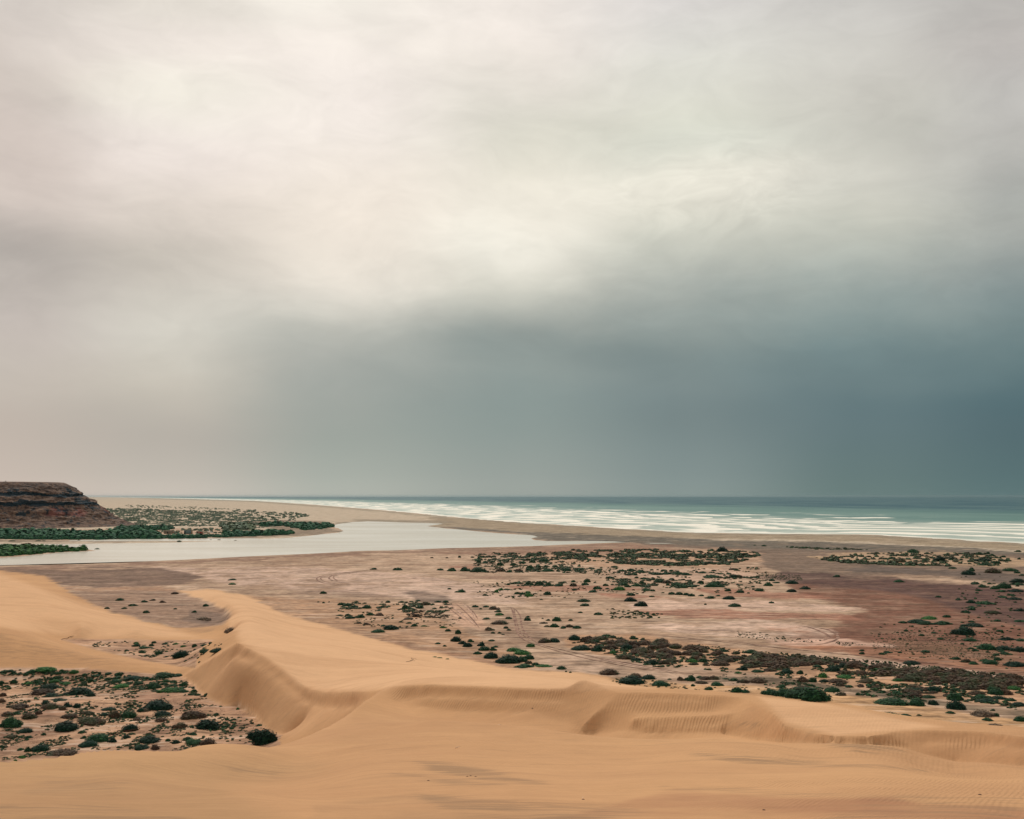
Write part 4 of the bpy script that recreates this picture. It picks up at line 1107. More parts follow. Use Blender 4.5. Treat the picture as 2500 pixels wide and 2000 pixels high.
# every shrub one can tell apart: photo px x, px y of its foot, px width, px height, kind of foliage
_B = """
25,1642,16,6,g 76,1642,13,5,g 152,1641,12,6,g 181,1646,24,9,y 112,1652,46,11,y 10,1655,20,7,g 75,1655,21,10,g 34,1656,12,7,g 208,1651,15,6,g 234,1653,20,5,g
265,1648,16,6,g 291,1650,20,8,g 316,1651,10,4,g 143,1655,13,6,g 133,1660,14,8,g 265,1661,18,7,g 287,1658,20,7,g 325,1660,40,10,k 91,1669,13,8,g 35,1669,15,9,g
3,1671,12,8,g 63,1661,12,7,g 70,1672,20,6,y 202,1663,15,7,g 222,1665,13,7,g 183,1669,9,5,g 135,1668,30,6,y 283,1667,26,9,g 162,1672,25,6,y 315,1671,24,7,g
338,1672,22,9,g 297,1680,34,11,y 120,1684,44,14,k 106,1696,54,15,b 127,1703,38,13,k 196,1697,52,21,k 162,1698,26,10,k 222,1701,22,12,k 7,1701,16,10,b 6,1716,16,11,b
112,1721,20,12,k 144,1712,36,7,k 123,1732,42,16,b 166,1727,20,13,k 187,1729,18,12,k 153,1734,18,10,b 42,1732,50,6,b 17,1750,26,12,b 41,1745,18,8,k 94,1745,16,10,b
72,1756,33,15,b 169,1754,36,12,b 221,1770,62,19,b 266,1735,32,9,k 279,1754,28,18,b 255,1748,20,9,k 313,1753,36,18,g 344,1739,18,12,k 212,1745,30,10,b 28,1777,44,26,g
2,1776,12,9,k 160,1787,54,23,k 61,1790,32,12,k 318,1786,36,18,k 240,1811,50,21,g 216,1824,40,16,k 274,1813,22,12,k 71,1803,18,8,k 106,1796,11,8,k 65,1808,10,6,g
309,1803,20,9,k 201,1791,18,8,g 98,1835,41,18,k 50,1833,16,8,g 67,1836,15,13,g 5,1826,12,8,g 147,1846,66,14,b 28,1804,18,9,b 336,1760,26,9,b 204,1804,13,9,k
53,1852,16,7,y 37,1860,8,7,y 357,1659,16,7,g 372,1661,18,8,k 410,1655,60,6,g 407,1666,20,8,g 425,1668,14,7,g 376,1682,32,16,g 400,1673,19,7,g 421,1676,20,6,k
447,1675,22,11,g 405,1685,24,9,g 445,1682,18,6,g 444,1691,28,9,g 473,1690,12,7,g 466,1698,13,6,g 483,1699,14,6,g 503,1701,13,8,g 413,1692,50,8,y 387,1734,64,24,k
395,1748,36,13,k 392,1763,26,10,b 350,1738,30,9,b 472,1755,55,21,b 507,1781,52,25,k 439,1779,34,16,b 527,1748,14,8,g 471,1796,17,8,k 364,1815,50,18,k 345,1831,34,13,k
379,1831,20,13,b 410,1810,11,7,g 429,1816,17,10,k 458,1808,22,10,g 473,1818,38,13,g 507,1820,36,17,b 551,1830,36,9,k 551,1776,13,6,g 566,1781,12,6,g 581,1733,8,6,y 634,1773,16,6,g
292,1467,18,7,g 353,1471,15,6,g 325,1480,20,6,g 262,1487,12,5,g 303,1487,13,5,g 357,1497,14,7,g 428,1488,8,4,g 474,1496,11,6,g 503,1481,15,7,g 427,1451,16,6,b 373,1467,13,5,b
397,1472,13,6,b 496,1515,33,9,d 562,1547,28,14,d 567,1417,17,5,g 567,1428,16,5,y 376,1571,11,6,g 404,1574,15,5,g 331,1579,16,8,g 333,1572,13,5,y 370,1578,12,6,g 356,1584,30,7,g
430,1574,15,5,y 448,1580,13,5,y 475,1580,12,8,g 499,1577,17,5,g 514,1573,9,5,g 501,1594,28,10,g 530,1593,30,11,k 441,1606,36,17,k 388,1598,19,9,g 347,1595,16,8,g 309,1590,10,5,g
396,1592,7,4,g 405,1605,10,4,g 454,1615,7,4,g 487,1618,6,4,g
912,1391,15,5,g 971,1393,20,7,g 1075,1393,15,5,g 1103,1395,22,9,g 1137,1395,24,11,g 790,1450,16,7,g 1097,1439,9,4,g 1123,1447,24,8,g 777,1471,5,3,g 790,1473,6,4,g 803,1471,5,3,g
833,1478,16,7,g 847,1480,19,7,g 866,1483,20,6,g 895,1486,21,9,g 869,1472,12,5,g 947,1472,11,6,g 980,1472,15,5,g 989,1487,14,11,g 1025,1486,17,8,g 1038,1478,24,9,b 1020,1468,12,4,g
1069,1471,15,5,g 1088,1472,14,6,g 1057,1477,8,4,g 848,1488,9,5,g 831,1487,7,3,g 926,1491,10,4,g 829,1504,15,4,g 850,1504,15,6,g 854,1511,21,7,g 877,1509,25,9,g 824,1510,10,3,b
904,1503,19,8,g 926,1504,22,8,b 996,1513,24,6,b 876,1523,12,5,b 895,1526,16,6,b 935,1530,13,5,g 955,1538,34,12,k 923,1545,30,9,g 998,1523,13,5,g 1011,1530,15,8,g 979,1520,10,4,g
1019,1523,7,3,g 1036,1530,15,4,y 993,1531,7,3,g 1014,1507,12,8,b 1082,1534,15,6,y 1094,1542,13,7,g 1118,1548,14,11,g 1113,1567,24,13,k 1128,1573,20,9,k 1069,1573,13,5,g 1086,1579,9,5,g
1141,1580,22,11,k 1123,1511,8,4,g 1061,1605,10,3,y 1073,1607,12,3,y 1092,1610,8,3,y 1122,1362,7,5,k 1091,1363,7,3,b 1054,1363,8,3,b
1169,1397,38,12,g 1222,1396,24,10,b 1244,1398,14,6,g 1267,1396,18,7,b 1289,1394,12,6,g 1293,1389,16,8,g 1313,1386,17,6,g 1337,1396,28,8,g 1354,1385,15,6,g 1334,1385,15,5,g 1384,1395,24,8,g
1414,1392,20,5,g 1169,1374,11,7,g 1184,1376,16,6,g 1221,1381,15,9,g 1202,1374,13,5,g 1254,1381,17,7,g 1276,1376,20,6,g 1300,1374,15,7,g 1326,1372,28,8,g 1169,1366,8,6,g 1291,1359,11,7,g
1263,1426,26,6,g 1287,1429,13,9,g 1297,1429,12,6,g 1317,1430,23,11,g 1340,1431,17,9,g 1364,1432,17,7,g 1241,1429,8,5,g 1399,1422,12,6,g 1400,1432,16,8,b 1377,1423,12,4,g 1433,1422,15,9,k
1428,1429,17,7,k 1402,1442,11,5,g 1411,1440,8,3,b 1185,1455,13,5,g 1212,1447,13,7,y 1221,1442,16,6,y 1239,1441,17,4,k 1263,1451,14,6,g 1276,1452,15,6,g 1288,1449,15,6,y 1291,1457,20,9,y
1336,1453,17,9,k 1307,1451,10,3,b 1254,1461,6,3,g 1322,1465,9,3,g 1425,1470,28,8,g 1428,1480,21,7,k 1417,1497,11,4,g 1161,1483,17,6,g 1187,1483,18,5,g 1208,1489,26,9,b 1216,1495,15,6,g
1174,1488,8,4,g 1219,1503,20,7,y 1187,1513,17,6,g 1242,1512,15,6,g 1219,1525,38,10,b 1288,1508,10,5,g 1288,1516,15,8,g 1359,1517,20,11,g 1338,1516,10,5,g 1325,1511,6,3,g 1393,1516,10,5,g
1328,1523,22,5,b 1354,1532,22,10,g 1375,1535,15,7,g 1391,1532,19,8,b 1408,1535,20,8,g 1336,1531,16,5,b 1196,1540,22,9,b 1204,1547,11,5,g 1220,1547,9,5,g 1228,1550,8,3,g 1235,1535,11,6,g
1243,1540,11,5,g 1329,1570,28,12,b 1354,1569,23,11,k 1402,1564,27,14,k 1427,1568,20,12,b 1295,1580,20,9,y 1401,1571,9,4,b 1418,1588,42,13,k 1200,1566,15,5,g 1149,1568,14,8,k 1174,1578,17,11,k
1182,1589,26,11,g 1167,1598,20,8,g 1204,1589,15,10,g 1209,1581,13,5,g 1198,1608,31,16,k 1256,1591,36,10,y 1275,1599,36,12,y 1290,1610,27,12,g 1240,1620,56,21,k 1273,1616,28,14,g 1290,1621,16,8,b
1308,1625,18,8,g 1279,1631,45,10,g 1328,1629,33,4,y 1371,1635,22,9,g 1382,1641,5,4,g 1392,1643,7,4,g
1764,1347,26,12,k 1739,1345,11,5,g 1489,1413,19,6,g 1711,1425,15,8,k 1479,1431,13,6,g 1459,1439,20,8,g 1483,1439,12,4,g 1511,1442,27,10,y 1446,1447,20,7,k 1568,1426,15,8,g 1631,1430,11,6,k
1640,1416,12,5,g 1522,1430,19,8,g 1532,1434,15,8,g 1552,1432,22,8,g 1608,1423,24,8,g 1628,1425,22,8,b 1650,1432,24,9,g 1667,1436,22,8,g 1689,1434,22,6,g 1686,1424,18,5,g 1578,1434,22,5,g
1574,1415,20,5,g 1554,1412,9,5,g 1734,1434,28,10,g 1749,1428,22,8,g 1758,1434,20,7,g 1580,1443,24,7,g 1594,1444,11,5,g 1540,1455,19,8,g 1540,1469,29,11,k 1565,1481,29,13,k 1555,1451,9,3,g
1591,1458,12,4,g 1640,1452,16,7,g 1658,1453,17,8,g 1675,1454,14,7,g 1689,1456,19,7,g 1712,1456,13,5,g 1734,1462,22,7,k 1753,1456,10,4,g 1779,1464,27,9,k 1777,1444,15,7,k 1706,1439,9,3,g
1793,1482,28,9,g 1722,1477,6,4,g 1565,1498,12,5,g 1461,1502,20,7,g 1500,1386,17,5,g 1520,1396,24,6,g 1540,1395,20,7,g 1563,1399,26,8,g 1591,1393,9,4,g 1604,1404,26,7,g 1619,1395,11,5,g
1639,1396,11,5,k 1626,1403,30,7,g 1656,1403,24,7,g 1676,1405,22,7,g 1552,1405,11,5,g 1534,1405,15,5,g 1743,1395,11,4,g 1790,1392,19,5,b 1715,1400,26,3,g 1738,1411,38,6,g 1791,1411,22,9,k
1865,1334,14,4,g 1843,1332,8,2,g 1884,1419,14,6,g 1875,1431,20,10,g 1933,1426,27,9,k 1965,1439,24,8,k 1932,1446,23,8,k 1854,1444,21,8,g 1807,1448,18,8,g 1884,1473,15,5,g 2043,1409,16,6,k
1895,1424,17,4,g 1838,1434,10,4,g 1802,1411,20,8,b
2194,1422,24,7,g 2291,1459,14,5,k 2340,1466,15,5,g 2365,1404,30,12,k 2373,1395,16,10,k 2425,1400,35,13,b 2467,1395,33,8,g 2484,1400,17,6,g 2495,1406,13,5,k 2325,1389,19,5,g 2380,1427,22,7,k
2403,1422,11,3,g 2416,1427,12,5,k 2401,1435,21,8,g 2389,1443,16,5,k 2385,1449,9,4,k 2428,1439,20,9,g 2450,1437,32,14,g 2445,1446,22,6,k 2480,1446,34,8,k 2483,1423,33,10,k 2484,1429,30,5,k
2469,1455,18,5,g 2447,1460,26,6,g 2476,1465,34,7,k 2372,1473,22,9,k 2405,1476,42,6,g 2373,1484,20,5,g 2390,1481,15,4,g 2373,1490,17,8,g 2358,1497,20,7,g 2424,1499,36,9,b 2487,1493,24,8,k
2293,1371,28,12,k 2397,1371,34,8,k 2257,1371,12,6,k 2178,1365,17,6,g 2197,1373,24,9,b 2230,1350,26,9,g 2335,1356,10,6,g 2389,1355,16,7,g 2449,1361,13,5,g 2485,1348,14,5,g 2423,1358,11,6,g
2488,1366,8,5,g 2412,1353,9,6,g 2434,1377,16,8,g 2406,1381,36,6,g
2204,1522,19,6,g 2240,1522,50,10,k 2262,1526,40,9,g 2300,1526,46,8,g 2268,1513,34,9,y 2311,1508,17,7,g 2352,1551,50,21,k 2372,1531,46,9,k 2372,1520,15,5,g 2435,1518,17,6,g 2490,1519,26,6,k
2441,1543,16,6,g 2212,1542,13,6,g 2250,1553,13,6,g 2281,1547,17,5,g 2297,1562,17,6,g 2368,1566,30,9,g 2459,1564,39,8,k 2492,1566,22,7,k 2349,1574,11,5,g 2411,1587,42,15,g 2453,1588,40,12,k
2487,1592,34,13,k 2370,1585,12,5,g 2381,1590,16,6,g 2383,1580,13,4,g 2412,1594,10,5,g 2432,1601,16,6,g 2444,1592,18,6,g 2457,1599,26,8,g 2104,1590,11,5,g 2104,1598,12,7,k 2167,1595,21,6,g
2153,1599,13,6,g 2197,1595,10,5,g 2260,1594,20,7,g 2331,1611,25,8,g 2358,1618,24,9,b 2376,1623,21,9,g 2402,1616,22,8,g 2417,1622,34,11,g 2435,1613,17,9,g 2478,1628,46,14,k 2226,1623,36,10,k
2109,1626,22,9,g 1461,1563,34,10,b 1480,1554,20,6,g 1496,1558,16,7,g 1518,1565,13,10,g 1547,1561,18,9,g 1569,1563,11,6,g 1453,1570,20,8,g 1483,1574,28,11,b 1511,1574,24,10,b 1530,1585,28,13,k
1547,1578,33,13,b 1576,1574,36,12,b 1610,1578,40,12,b 1650,1581,28,10,b 1684,1587,34,13,b 1457,1591,24,15,k 1489,1585,33,12,b 1495,1596,18,8,y 1554,1598,37,12,b 1528,1610,42,13,b 1554,1614,26,8,k
1591,1606,42,12,b 1586,1591,20,8,b 1611,1590,16,6,y 1591,1622,30,13,k 1621,1622,28,11,b 1623,1609,36,11,b 1647,1600,40,12,b 1641,1617,34,9,b 1691,1618,26,10,y 1715,1617,20,10,g 1693,1624,22,7,b
1724,1626,15,7,b 1757,1626,42,12,b 1767,1592,24,7,g 1717,1594,24,11,b 1751,1600,30,12,b 1769,1607,26,11,b 1704,1602,30,10,b 1487,1648,42,15,b 1543,1671,58,20,k 1549,1656,30,12,b 1583,1659,31,12,k
1614,1675,40,14,g 1663,1662,18,10,b 1684,1663,26,15,g 1708,1656,14,6,g 1723,1660,28,9,b 1743,1660,25,10,b 1713,1670,29,8,b 1751,1675,28,11,g 1730,1685,20,9,g 1692,1676,11,7,g 1634,1660,11,4,g
1834,1596,30,10,g 1796,1598,18,8,b 1863,1601,10,5,g 1817,1605,14,7,b 1795,1608,17,6,b 1841,1606,28,7,g 1895,1607,34,11,k 1880,1617,44,12,b 1935,1615,38,11,b 1986,1612,36,11,k 1828,1622,44,11,b
1861,1628,44,11,b 1908,1630,40,11,b 1954,1626,42,12,b 1772,1617,40,11,b 1761,1624,32,10,b 1811,1637,26,11,k 1850,1642,28,8,g 1803,1645,18,6,y 1831,1631,38,11,b 1898,1648,12,6,g 1922,1645,28,12,k
1953,1646,15,10,g 1880,1640,28,9,b 2033,1640,31,14,k 2056,1631,28,12,k 1995,1630,19,7,g 2039,1620,30,9,b 2008,1655,21,13,y 2011,1666,22,8,k 1963,1665,26,14,b 1984,1666,18,12,g 1815,1668,28,10,b
1852,1668,40,13,b 1791,1663,20,8,g 1772,1659,15,4,g 1798,1691,26,14,g 1819,1692,22,9,g 1906,1680,22,10,g 1880,1697,38,16,g 1913,1701,54,22,g 1950,1706,60,27,g 1991,1713,64,36,g 1958,1686,42,13,b
2021,1703,18,6,b 2031,1690,34,14,g 2053,1699,24,10,b 2095,1698,13,8,g 2073,1679,18,7,g 2044,1668,45,11,b 2054,1676,26,10,b 2102,1648,38,12,b 2063,1657,34,9,y 2101,1678,20,8,b 2123,1680,13,8,g
2115,1668,36,11,b 2161,1632,40,12,b 2158,1645,26,8,k 2229,1640,22,7,g 2250,1652,56,14,b 2213,1664,38,12,b 2282,1664,48,14,b 2323,1662,48,16,b 2361,1655,44,12,k 2406,1662,40,13,k 2449,1667,50,12,b
2485,1669,36,11,b 2191,1664,24,8,y 2187,1680,21,8,k 2154,1692,17,7,g 2190,1695,21,8,k 2230,1689,40,10,k 2283,1689,34,14,k 2262,1685,22,8,b 2230,1703,44,13,b 2266,1705,30,9,g 2279,1722,24,13,k
2177,1722,72,20,g 2238,1724,36,19,g 2333,1711,36,20,g 2335,1733,41,24,k 2321,1743,22,8,g 2168,1754,56,16,g 2210,1749,26,7,g 2244,1748,11,5,g 2400,1750,50,18,d 2433,1750,13,10,g 2424,1736,11,6,g
2412,1761,24,10,g 2433,1780,42,14,d 2490,1762,26,14,g 2398,1706,34,11,g 2410,1717,46,11,k 2440,1708,34,10,k 2467,1712,24,9,g 2488,1725,36,11,k 2434,1697,36,17,g 2457,1697,28,14,b 2475,1685,32,10,y
2422,1688,20,12,g 2364,1685,40,12,b 2384,1697,36,12,b 2349,1675,44,10,b 2333,1687,22,8,g 2311,1701,20,8,b
438,1323.5,12,4,k 514,1319.5,7,2.5,b 535,1319.5,8,2.5,b 575,1320.5,6,1.5,b 205,1373.5,10,3,b 94,1321.5,12,2.5,k 107,1321.5,8,2,k 193,1320.5,7,2.5,k 236,1343,13,5,k 29,1322,14,3,k
"""
BUSH = []
for tok in _B.split():
    a_ = tok.split(',')
    BUSH.append([float(v) for v in a_[:4]] + [a_[4]])
BUSH.sort(key=lambda r_: -r_[2] * r_[3])
MAXB = 300
keep_b, rest_b = BUSH[:MAXB], BUSH[MAXB:]

REG = [   # name, x0, x1, y0, y1
 ("on the sand bar in the lagoon", 0, 700, 1300, 1380),
 ("on the brown flat behind the left dunes", 0, 620, 1380, 1530),
 ("beside the tongue of the long dune", 520, 600, 1530, 1552),
 ("in the narrow middle hollow at left", 150, 600, 1552, 1625),
 ("at the far left edge of the big hollow", -50, 190, 1625, 1676),
 ("at the far middle edge of the big hollow", 190, 350, 1625, 1682),
 ("at the far right corner of the big hollow", 350, 700, 1625, 1705),
 ("at the back left of the big hollow", -50, 236, 1676, 1722),
 ("on the left side of the big hollow", -50, 190, 1722, 1775),
 ("in the middle of the big hollow", 190, 330, 1676, 1775),
 ("on the right side of the big hollow", 330, 700, 1705, 1800),
 ("at the near left of the big hollow", -50, 190, 1775, 1870),
 ("near the front middle of the big hollow", 190, 330, 1775, 1870),
 ("at the front right of the big hollow", 330, 700, 1800, 1870),
 ("in the green strip behind the long dune", 750, 1130, 1455, 1499),
 ("on the sandy slope behind the long dune", 750, 1106, 1499, 1560),
 ("on the pale flat left of the tracks", 750, 1150, 1370, 1455),
 ("in the clump at the long dune's foot", 1050, 1400, 1555, 1650),
 ("between the two scuffed wheel tracks", 1106, 1260, 1470, 1555),
 ("just right of the wheel tracks", 1260, 1440, 1490, 1550),
 ("in the far row by the lagoon", 1140, 1440, 1350, 1410),
 ("left in the middle row of the salt flat", 1150, 1440, 1410, 1490),
 ("in the far strip of the salt flat", 1440, 1840, 1380, 1412),
 ("on the far scrub bank before the beach", 1700, 1900, 1320, 1365),
 ("in the middle strip of the salt flat", 1440, 1715, 1412, 1448),
 ("right of the salt flat's middle strip", 1715, 1990, 1405, 1450),
 ("on the pale pan of the salt flat", 1440, 1990, 1448, 1545),
 ("on the sandy rise before the beach", 2100, 2520, 1340, 1385),
 ("at the right edge of the dark flat", 2330, 2520, 1385, 1450),
 ("on the open dark red flat", 1990, 2330, 1385, 1500),
 ("on the right side of the red flat", 2330, 2520, 1450, 1505),
 ("in the long green clump on red ground", 2190, 2330, 1505, 1530),
 ("on the far right red ground", 2330, 2520, 1505, 1575),
 ("on the red ground above the white strip", 2090, 2330, 1530, 1615),
 ("at the right end above the white strip", 2330, 2520, 1575, 1635),
 ("at the left end of the scrub belt", 1390, 1540, 1550, 1600),
 ("on the back edge of the scrub belt", 1540, 1700, 1550, 1600),
 ("on the front left of the scrub belt", 1500, 1665, 1600, 1630),
 ("behind the dune crest by the pale wash", 1470, 1600, 1635, 1680),
 ("beside the pale wash behind the dune", 1600, 1772, 1650, 1696),
 ("in the centre left of the scrub belt", 1600, 1790, 1580, 1632),
 ("in the centre of the scrub belt", 1790, 1900, 1590, 1650),
 ("right of centre in the scrub belt", 1900, 2000, 1600, 1650),
 ("on the grey wash below the scrub belt", 1770, 1900, 1650, 1695),
 ("right behind the smooth dune crest", 1860, 2030, 1675, 1720),
 ("on the front edge of the scrub belt", 1940, 2140, 1650, 1686),
 ("in the scrub belt below the white strip", 1990, 2140, 1610, 1650),
 ("on bare sand beside the reed thicket", 2020, 2140, 1686, 1705),
 ("at the back of the right scrub belt", 2140, 2345, 1620, 1672),
 ("in the right scrub belt by the wash", 2140, 2300, 1672, 1710),
 ("in the far right scrub belt", 2345, 2520, 1635, 1680),
 ("near the wash at far right", 2300, 2520, 1680, 1730),
 ("on the sand apron at right", 2130, 2380, 1700, 1760),
 ("on the sand beside the right crest", 2380, 2520, 1730, 1790),
]
ORD = ["", "first", "second", "third", "fourth", "fifth", "sixth", "seventh", "eighth", "ninth", "tenth", "eleventh", "twelfth", "thirteenth", "fourteenth", "fifteenth"]
CN = {'g': 'dark green', 'k': 'blackish green', 'y': 'bright green', 'b': 'brown', 'd': 'grey dead'}
desc = []
for (bx, by, bw, bh, bc) in keep_b:
    reg = next((r_[0] for r_ in REG if r_[1] <= bx < r_[2] and r_[3] <= by < r_[4]), "on the open flat")
    size = "large" if bw * bh > 620 else ("low wide" if bw / bh > 3.9 else ("small" if bw * bh < 210 else "rounded"))
    desc.append((size, CN[bc], reg))
labels = [None] * len(desc)
groups_ = {}
for i, d_ in enumerate(desc):
    groups_.setdefault(d_, []).append(i)
for d_, ii in groups_.items():
    if len(ii) == 1:
        labels[ii[0]] = f"the one {d_[0]} {d_[1]} shrub {d_[2]}"
    else:
        for k_, i in enumerate(sorted(ii, key=lambda i: keep_b[i][0])):
            if k_ == 0: w_ = "leftmost"
            elif k_ == len(ii) - 1: w_ = "rightmost"
            else: w_ = ORD[k_ + 1] + " from left"
            labels[i] = f"{w_} {d_[0]} {d_[1]} shrub {d_[2]}"


def bush_xf(bx, by, bw, bh, i=0):
    bx, by, bw, bh = map(np.asarray, (bx, by, bw, bh))
    x, y, z = place(bx, by)
    slope = (HC - z) / y
    wm = bw * 1.04 * y / F
    dm = wm * .85
    y2 = y + dm * .42; x2 = bx * 0 + x * y2 / y
    hm = np.maximum(bh * y / F - dm * .5 * slope, .16 * wm)
    return x2, y2, height(x2, y2), wm, dm, hm


arr = np.array([r_[:4] for r_ in keep_b], float)
bx_, by_, bz_, wm_, dm_, hm_ = bush_xf(arr[:, 0], arr[:, 1], arr[:, 2], arr[:, 3])
for i, r_ in enumerate(keep_b):
    c = r_[4]
    ratio = r_[2] / r_[3]
    lib = LONG if ratio > 4.2 else (BIG if r_[2] > 26 else MED)
    me = lib[c][i % len(lib[c])]
    dead = c == 'd'
    o = bpy.data.objects.new("dead_shrub" if dead else "shrub", me)
    COL.objects.link(o)
    o.location = (bx_[i], by_[i], bz_[i] - .06)
    ro = random.uniform(-.35, .35) + (math.pi if random.random() < .5 else 0)
    o.rotation_euler = (0, 0, ro)
    o.scale = (wm_[i] / 1.86, dm_[i] / 1.86, hm_[i] / .98)
    lab = labels[i]
    if dead: lab = lab.replace("dead shrub", "dead shrub half buried")
    tag(o, lab, "shrub", "shrubs " + desc[i][2])

# stems showing under the windblown bush at the foot of the slip face
tz = place([640.], [1815.])
tx_, ty_, tz_ = float(tz[0][0]), float(tz[1][0]), float(tz[2][0])
tam = bpy.data.objects.new("tamarisk_bush", None); COL.objects.link(tam)
tam.location = (tx_, ty_, tz_)
tag(tam, "big ragged green bush leaning right at the foot of the slip face", "bush")
rg = np.random.default_rng(5)
Vs, Fs = [], []
for k in range(9):
    a0 = rg.uniform(-.9, .9); ln0 = rg.uniform(1.6, 2.8)
    x0, y0 = rg.uniform(-.5, .3), rg.uniform(-.5, .5)
    p0 = np.array([x0, y0, -.1]); dr = np.array([math.sin(a0) + .35, rg.uniform(-.4, .4), .8]); dr /= np.linalg.norm(dr)
    for sgm in range(4):
        p1 = p0 + dr * ln0 / 4; r0, r1 = .06 * (1 - sgm / 5), .06 * (1 - (sgm + 1) / 5)
        o_ = len(Vs)
        for (p_c, rr) in ((p0, r0), (p1, r1)):
            for j in range(5):
                a = j / 5 * 2 * math.pi
                Vs.append(p_c + np.array([math.cos(a) * rr, math.sin(a) * rr, 0]))
        for j in range(5):
            Fs.append((o_ + j, o_ + (j + 1) % 5, o_ + 5 + (j + 1) % 5, o_ + 5 + j))
        p0 = p1; dr = dr + rg.normal(0, .18, 3); dr /= np.linalg.norm(dr)
make_obj("stem", Vs, Fs, woodm, tam)
parts = []
for (cx_, cz_, sx_, sz_, sd_) in ((.3, .3, 1.55, 1.9, 1), (-.9, .9, 1.15, 1.3, 2), (1.35, .8, .95, 1.1, 3), (.6, 1.0, 1.2, 1.15, 4), (-1.5, 1.3, .7, .7, 5)):
    Vb, Fb = bush_geo(200 + sd_, 4, 900, .075, 10, 4, spiky=.35)
    Vb = Vb * np.array([sx_, sx_ * .85, sz_]) + np.array([cx_, rg.uniform(-.3, .3), cz_ - .3])
    parts.append((Vb, Fb))
o_ = 0; VV, FF = [], []
for a_, b_2 in parts:
    VV.append(a_); FF.append(b_2 + o_); o_ += len(a_)
make_obj("foliage", np.concatenate(VV), np.concatenate(FF), LEAF['k'], tam)


# masses nobody could count
def merge_instances(name, tmpl, xs, ys, zs, sx, sy, sz, mat_, seed=1):
    r = np.random.default_rng(seed)
    k = r.integers(0, len(tmpl), len(xs))
    VV, FF = [], []; o = 0
    for ti_, (Vt, Ft) in enumerate(tmpl):
        m = k == ti_
        n = m.sum()
        if not n: continue
        a = r.uniform(0, 2 * np.pi, n) * .12 + (r.random(n) < .5) * np.pi
        ca_, sa_ = np.cos(a)[:, None], np.sin(a)[:, None]
        X = Vt[None, :, 0] * sx[m, None]; Y = Vt[None, :, 1] * sy[m, None]; Z = Vt[None, :, 2] * sz[m, None]
        P = np.stack([X * ca_ - Y * sa_ + xs[m, None], X * sa_ + Y * ca_ + ys[m, None], Z + zs[m, None]], -1)
        FF.append((Ft[None] + (np.arange(n) * len(Vt))[:, None, None]).reshape(-1, 4) + o)
        VV.append(P.reshape(-1, 3)); o += n * len(Vt)
    return make_obj(name, np.concatenate(VV), np.concatenate(FF), mat_)


SM = [bush_geo(300 + i, 2, 60, .2, 8, 3) for i in range(4)]
TN = [bush_geo(320 + i, 1, 12, .34, 6, 2) for i in range(4)]


def scatter(poly, n, seed, edge=0.0, ky=3.0, pow_=None):
    r = np.random.default_rng(seed)
    P = np.array(poly, float)
    out = []
    while sum(len(o) for o in out) < n:
        x = r.uniform(P[:, 0].min(), P[:, 0].max(), n * 2); y = r.uniform(P[:, 1].min(), P[:, 1].max(), n * 2)
        d = sdpoly(x, y, P, ky)
        m = d > (r.random(n * 2) * edge)
        out.append(np.stack([x[m], y[m]], -1))
    o = np.concatenate(out)[:n]
    return o[:, 0], o[:, 1]


def stuff_scrub(name, label, jobs, mat_, tmpl, cat="scrub"):
    """jobs: (poly, n, px width range, px height/width, clumpiness)"""
    xs = []
    for j, (poly, n, w0, w1, hr, cl) in enumerate(jobs):
        x, y = scatter(poly, n * 3 if cl else n, 900 + j + len(name), 6)
        if cl:
            wx, wy, wz = place(x, y)
            nn_ = fbm(wx, wy * .6, cl, 3, .6)
            m = nn_ > np.quantile(nn_, 2 / 3)
            x, y = x[m], y[m]
        w = rng.uniform(w0, w1, len(x)) ** 1
        xs.append(np.stack([x, y, w, w * hr * rng.uniform(.8, 1.25, len(x))], -1))
    A = np.concatenate(xs)
    x, y, z, wm, dm, hm = bush_xf(A[:, 0], A[:, 1], A[:, 2], A[:, 3])
    ok = z > .02
    x, y, z, wm, dm, hm = (v[ok] for v in (x, y, z, wm, dm, hm))
    o = merge_instances(name, tmpl, x, y, z - .05, wm / 1.86, dm / 1.86, hm, mat_, 5)
    return tag(o, label, cat, kind='stuff')


# shrubs past the three hundred largest
rb = np.array([r_[:4] for r_ in rest_b], float)
rc = np.array([r_[4] for r_ in rest_b])
x, y, z, wm, dm, hm = bush_xf(rb[:, 0], rb[:, 1], rb[:, 2], rb[:, 3])
MEDG = [bush_geo(360 + i, 2, 170, .14, 9, 4) for i in range(4)]
ob = None
VV, FF, MI = [], [], []
stuff_mats = ['g', 'b', 'y', 'k', 'd']
tmp = []
for ci, cset in enumerate((('g', 'k'), ('b', 'd'), ('y',))):
    m = np.isin(rc, cset)
    if m.any():
        tmp.append((merge_instances("tmp", MEDG, x[m], y[m], z[m] - .05, wm[m] / 1.75, dm[m] / 1.86, hm[m], None, 8 + ci), cset[0]))
me_all = bpy.data.meshes.new("low_scrub")
o = 0
for ob_, c in tmp:
    n = len(ob_.data.vertices); v = np.empty(n * 3, np.float32); ob_.data.vertices.foreach_get("co", v)
    f_ = np.empty(len(ob_.data.loops), np.int32); ob_.data.loops.foreach_get("vertex_index", f_)
    VV.append(v.reshape(-1, 3)); FF.append(f_.reshape(-1, 4) + o); MI.append(np.full(len(f_) // 4, len(MI), np.int32)); o += n
    bpy.data.objects.remove(ob_)
ls = make_obj("low_scrub", np.concatenate(VV), np.concatenate(FF), LEAF[tmp[0][1]])
for _, c in tmp[1:]: ls.data.materials.append(LEAF[c])
ls.data.polygons.foreach_set("material_index", np.concatenate(MI))
tag(ls, "small scattered shrubs between the larger ones on the flats", "scrub", kind='stuff')

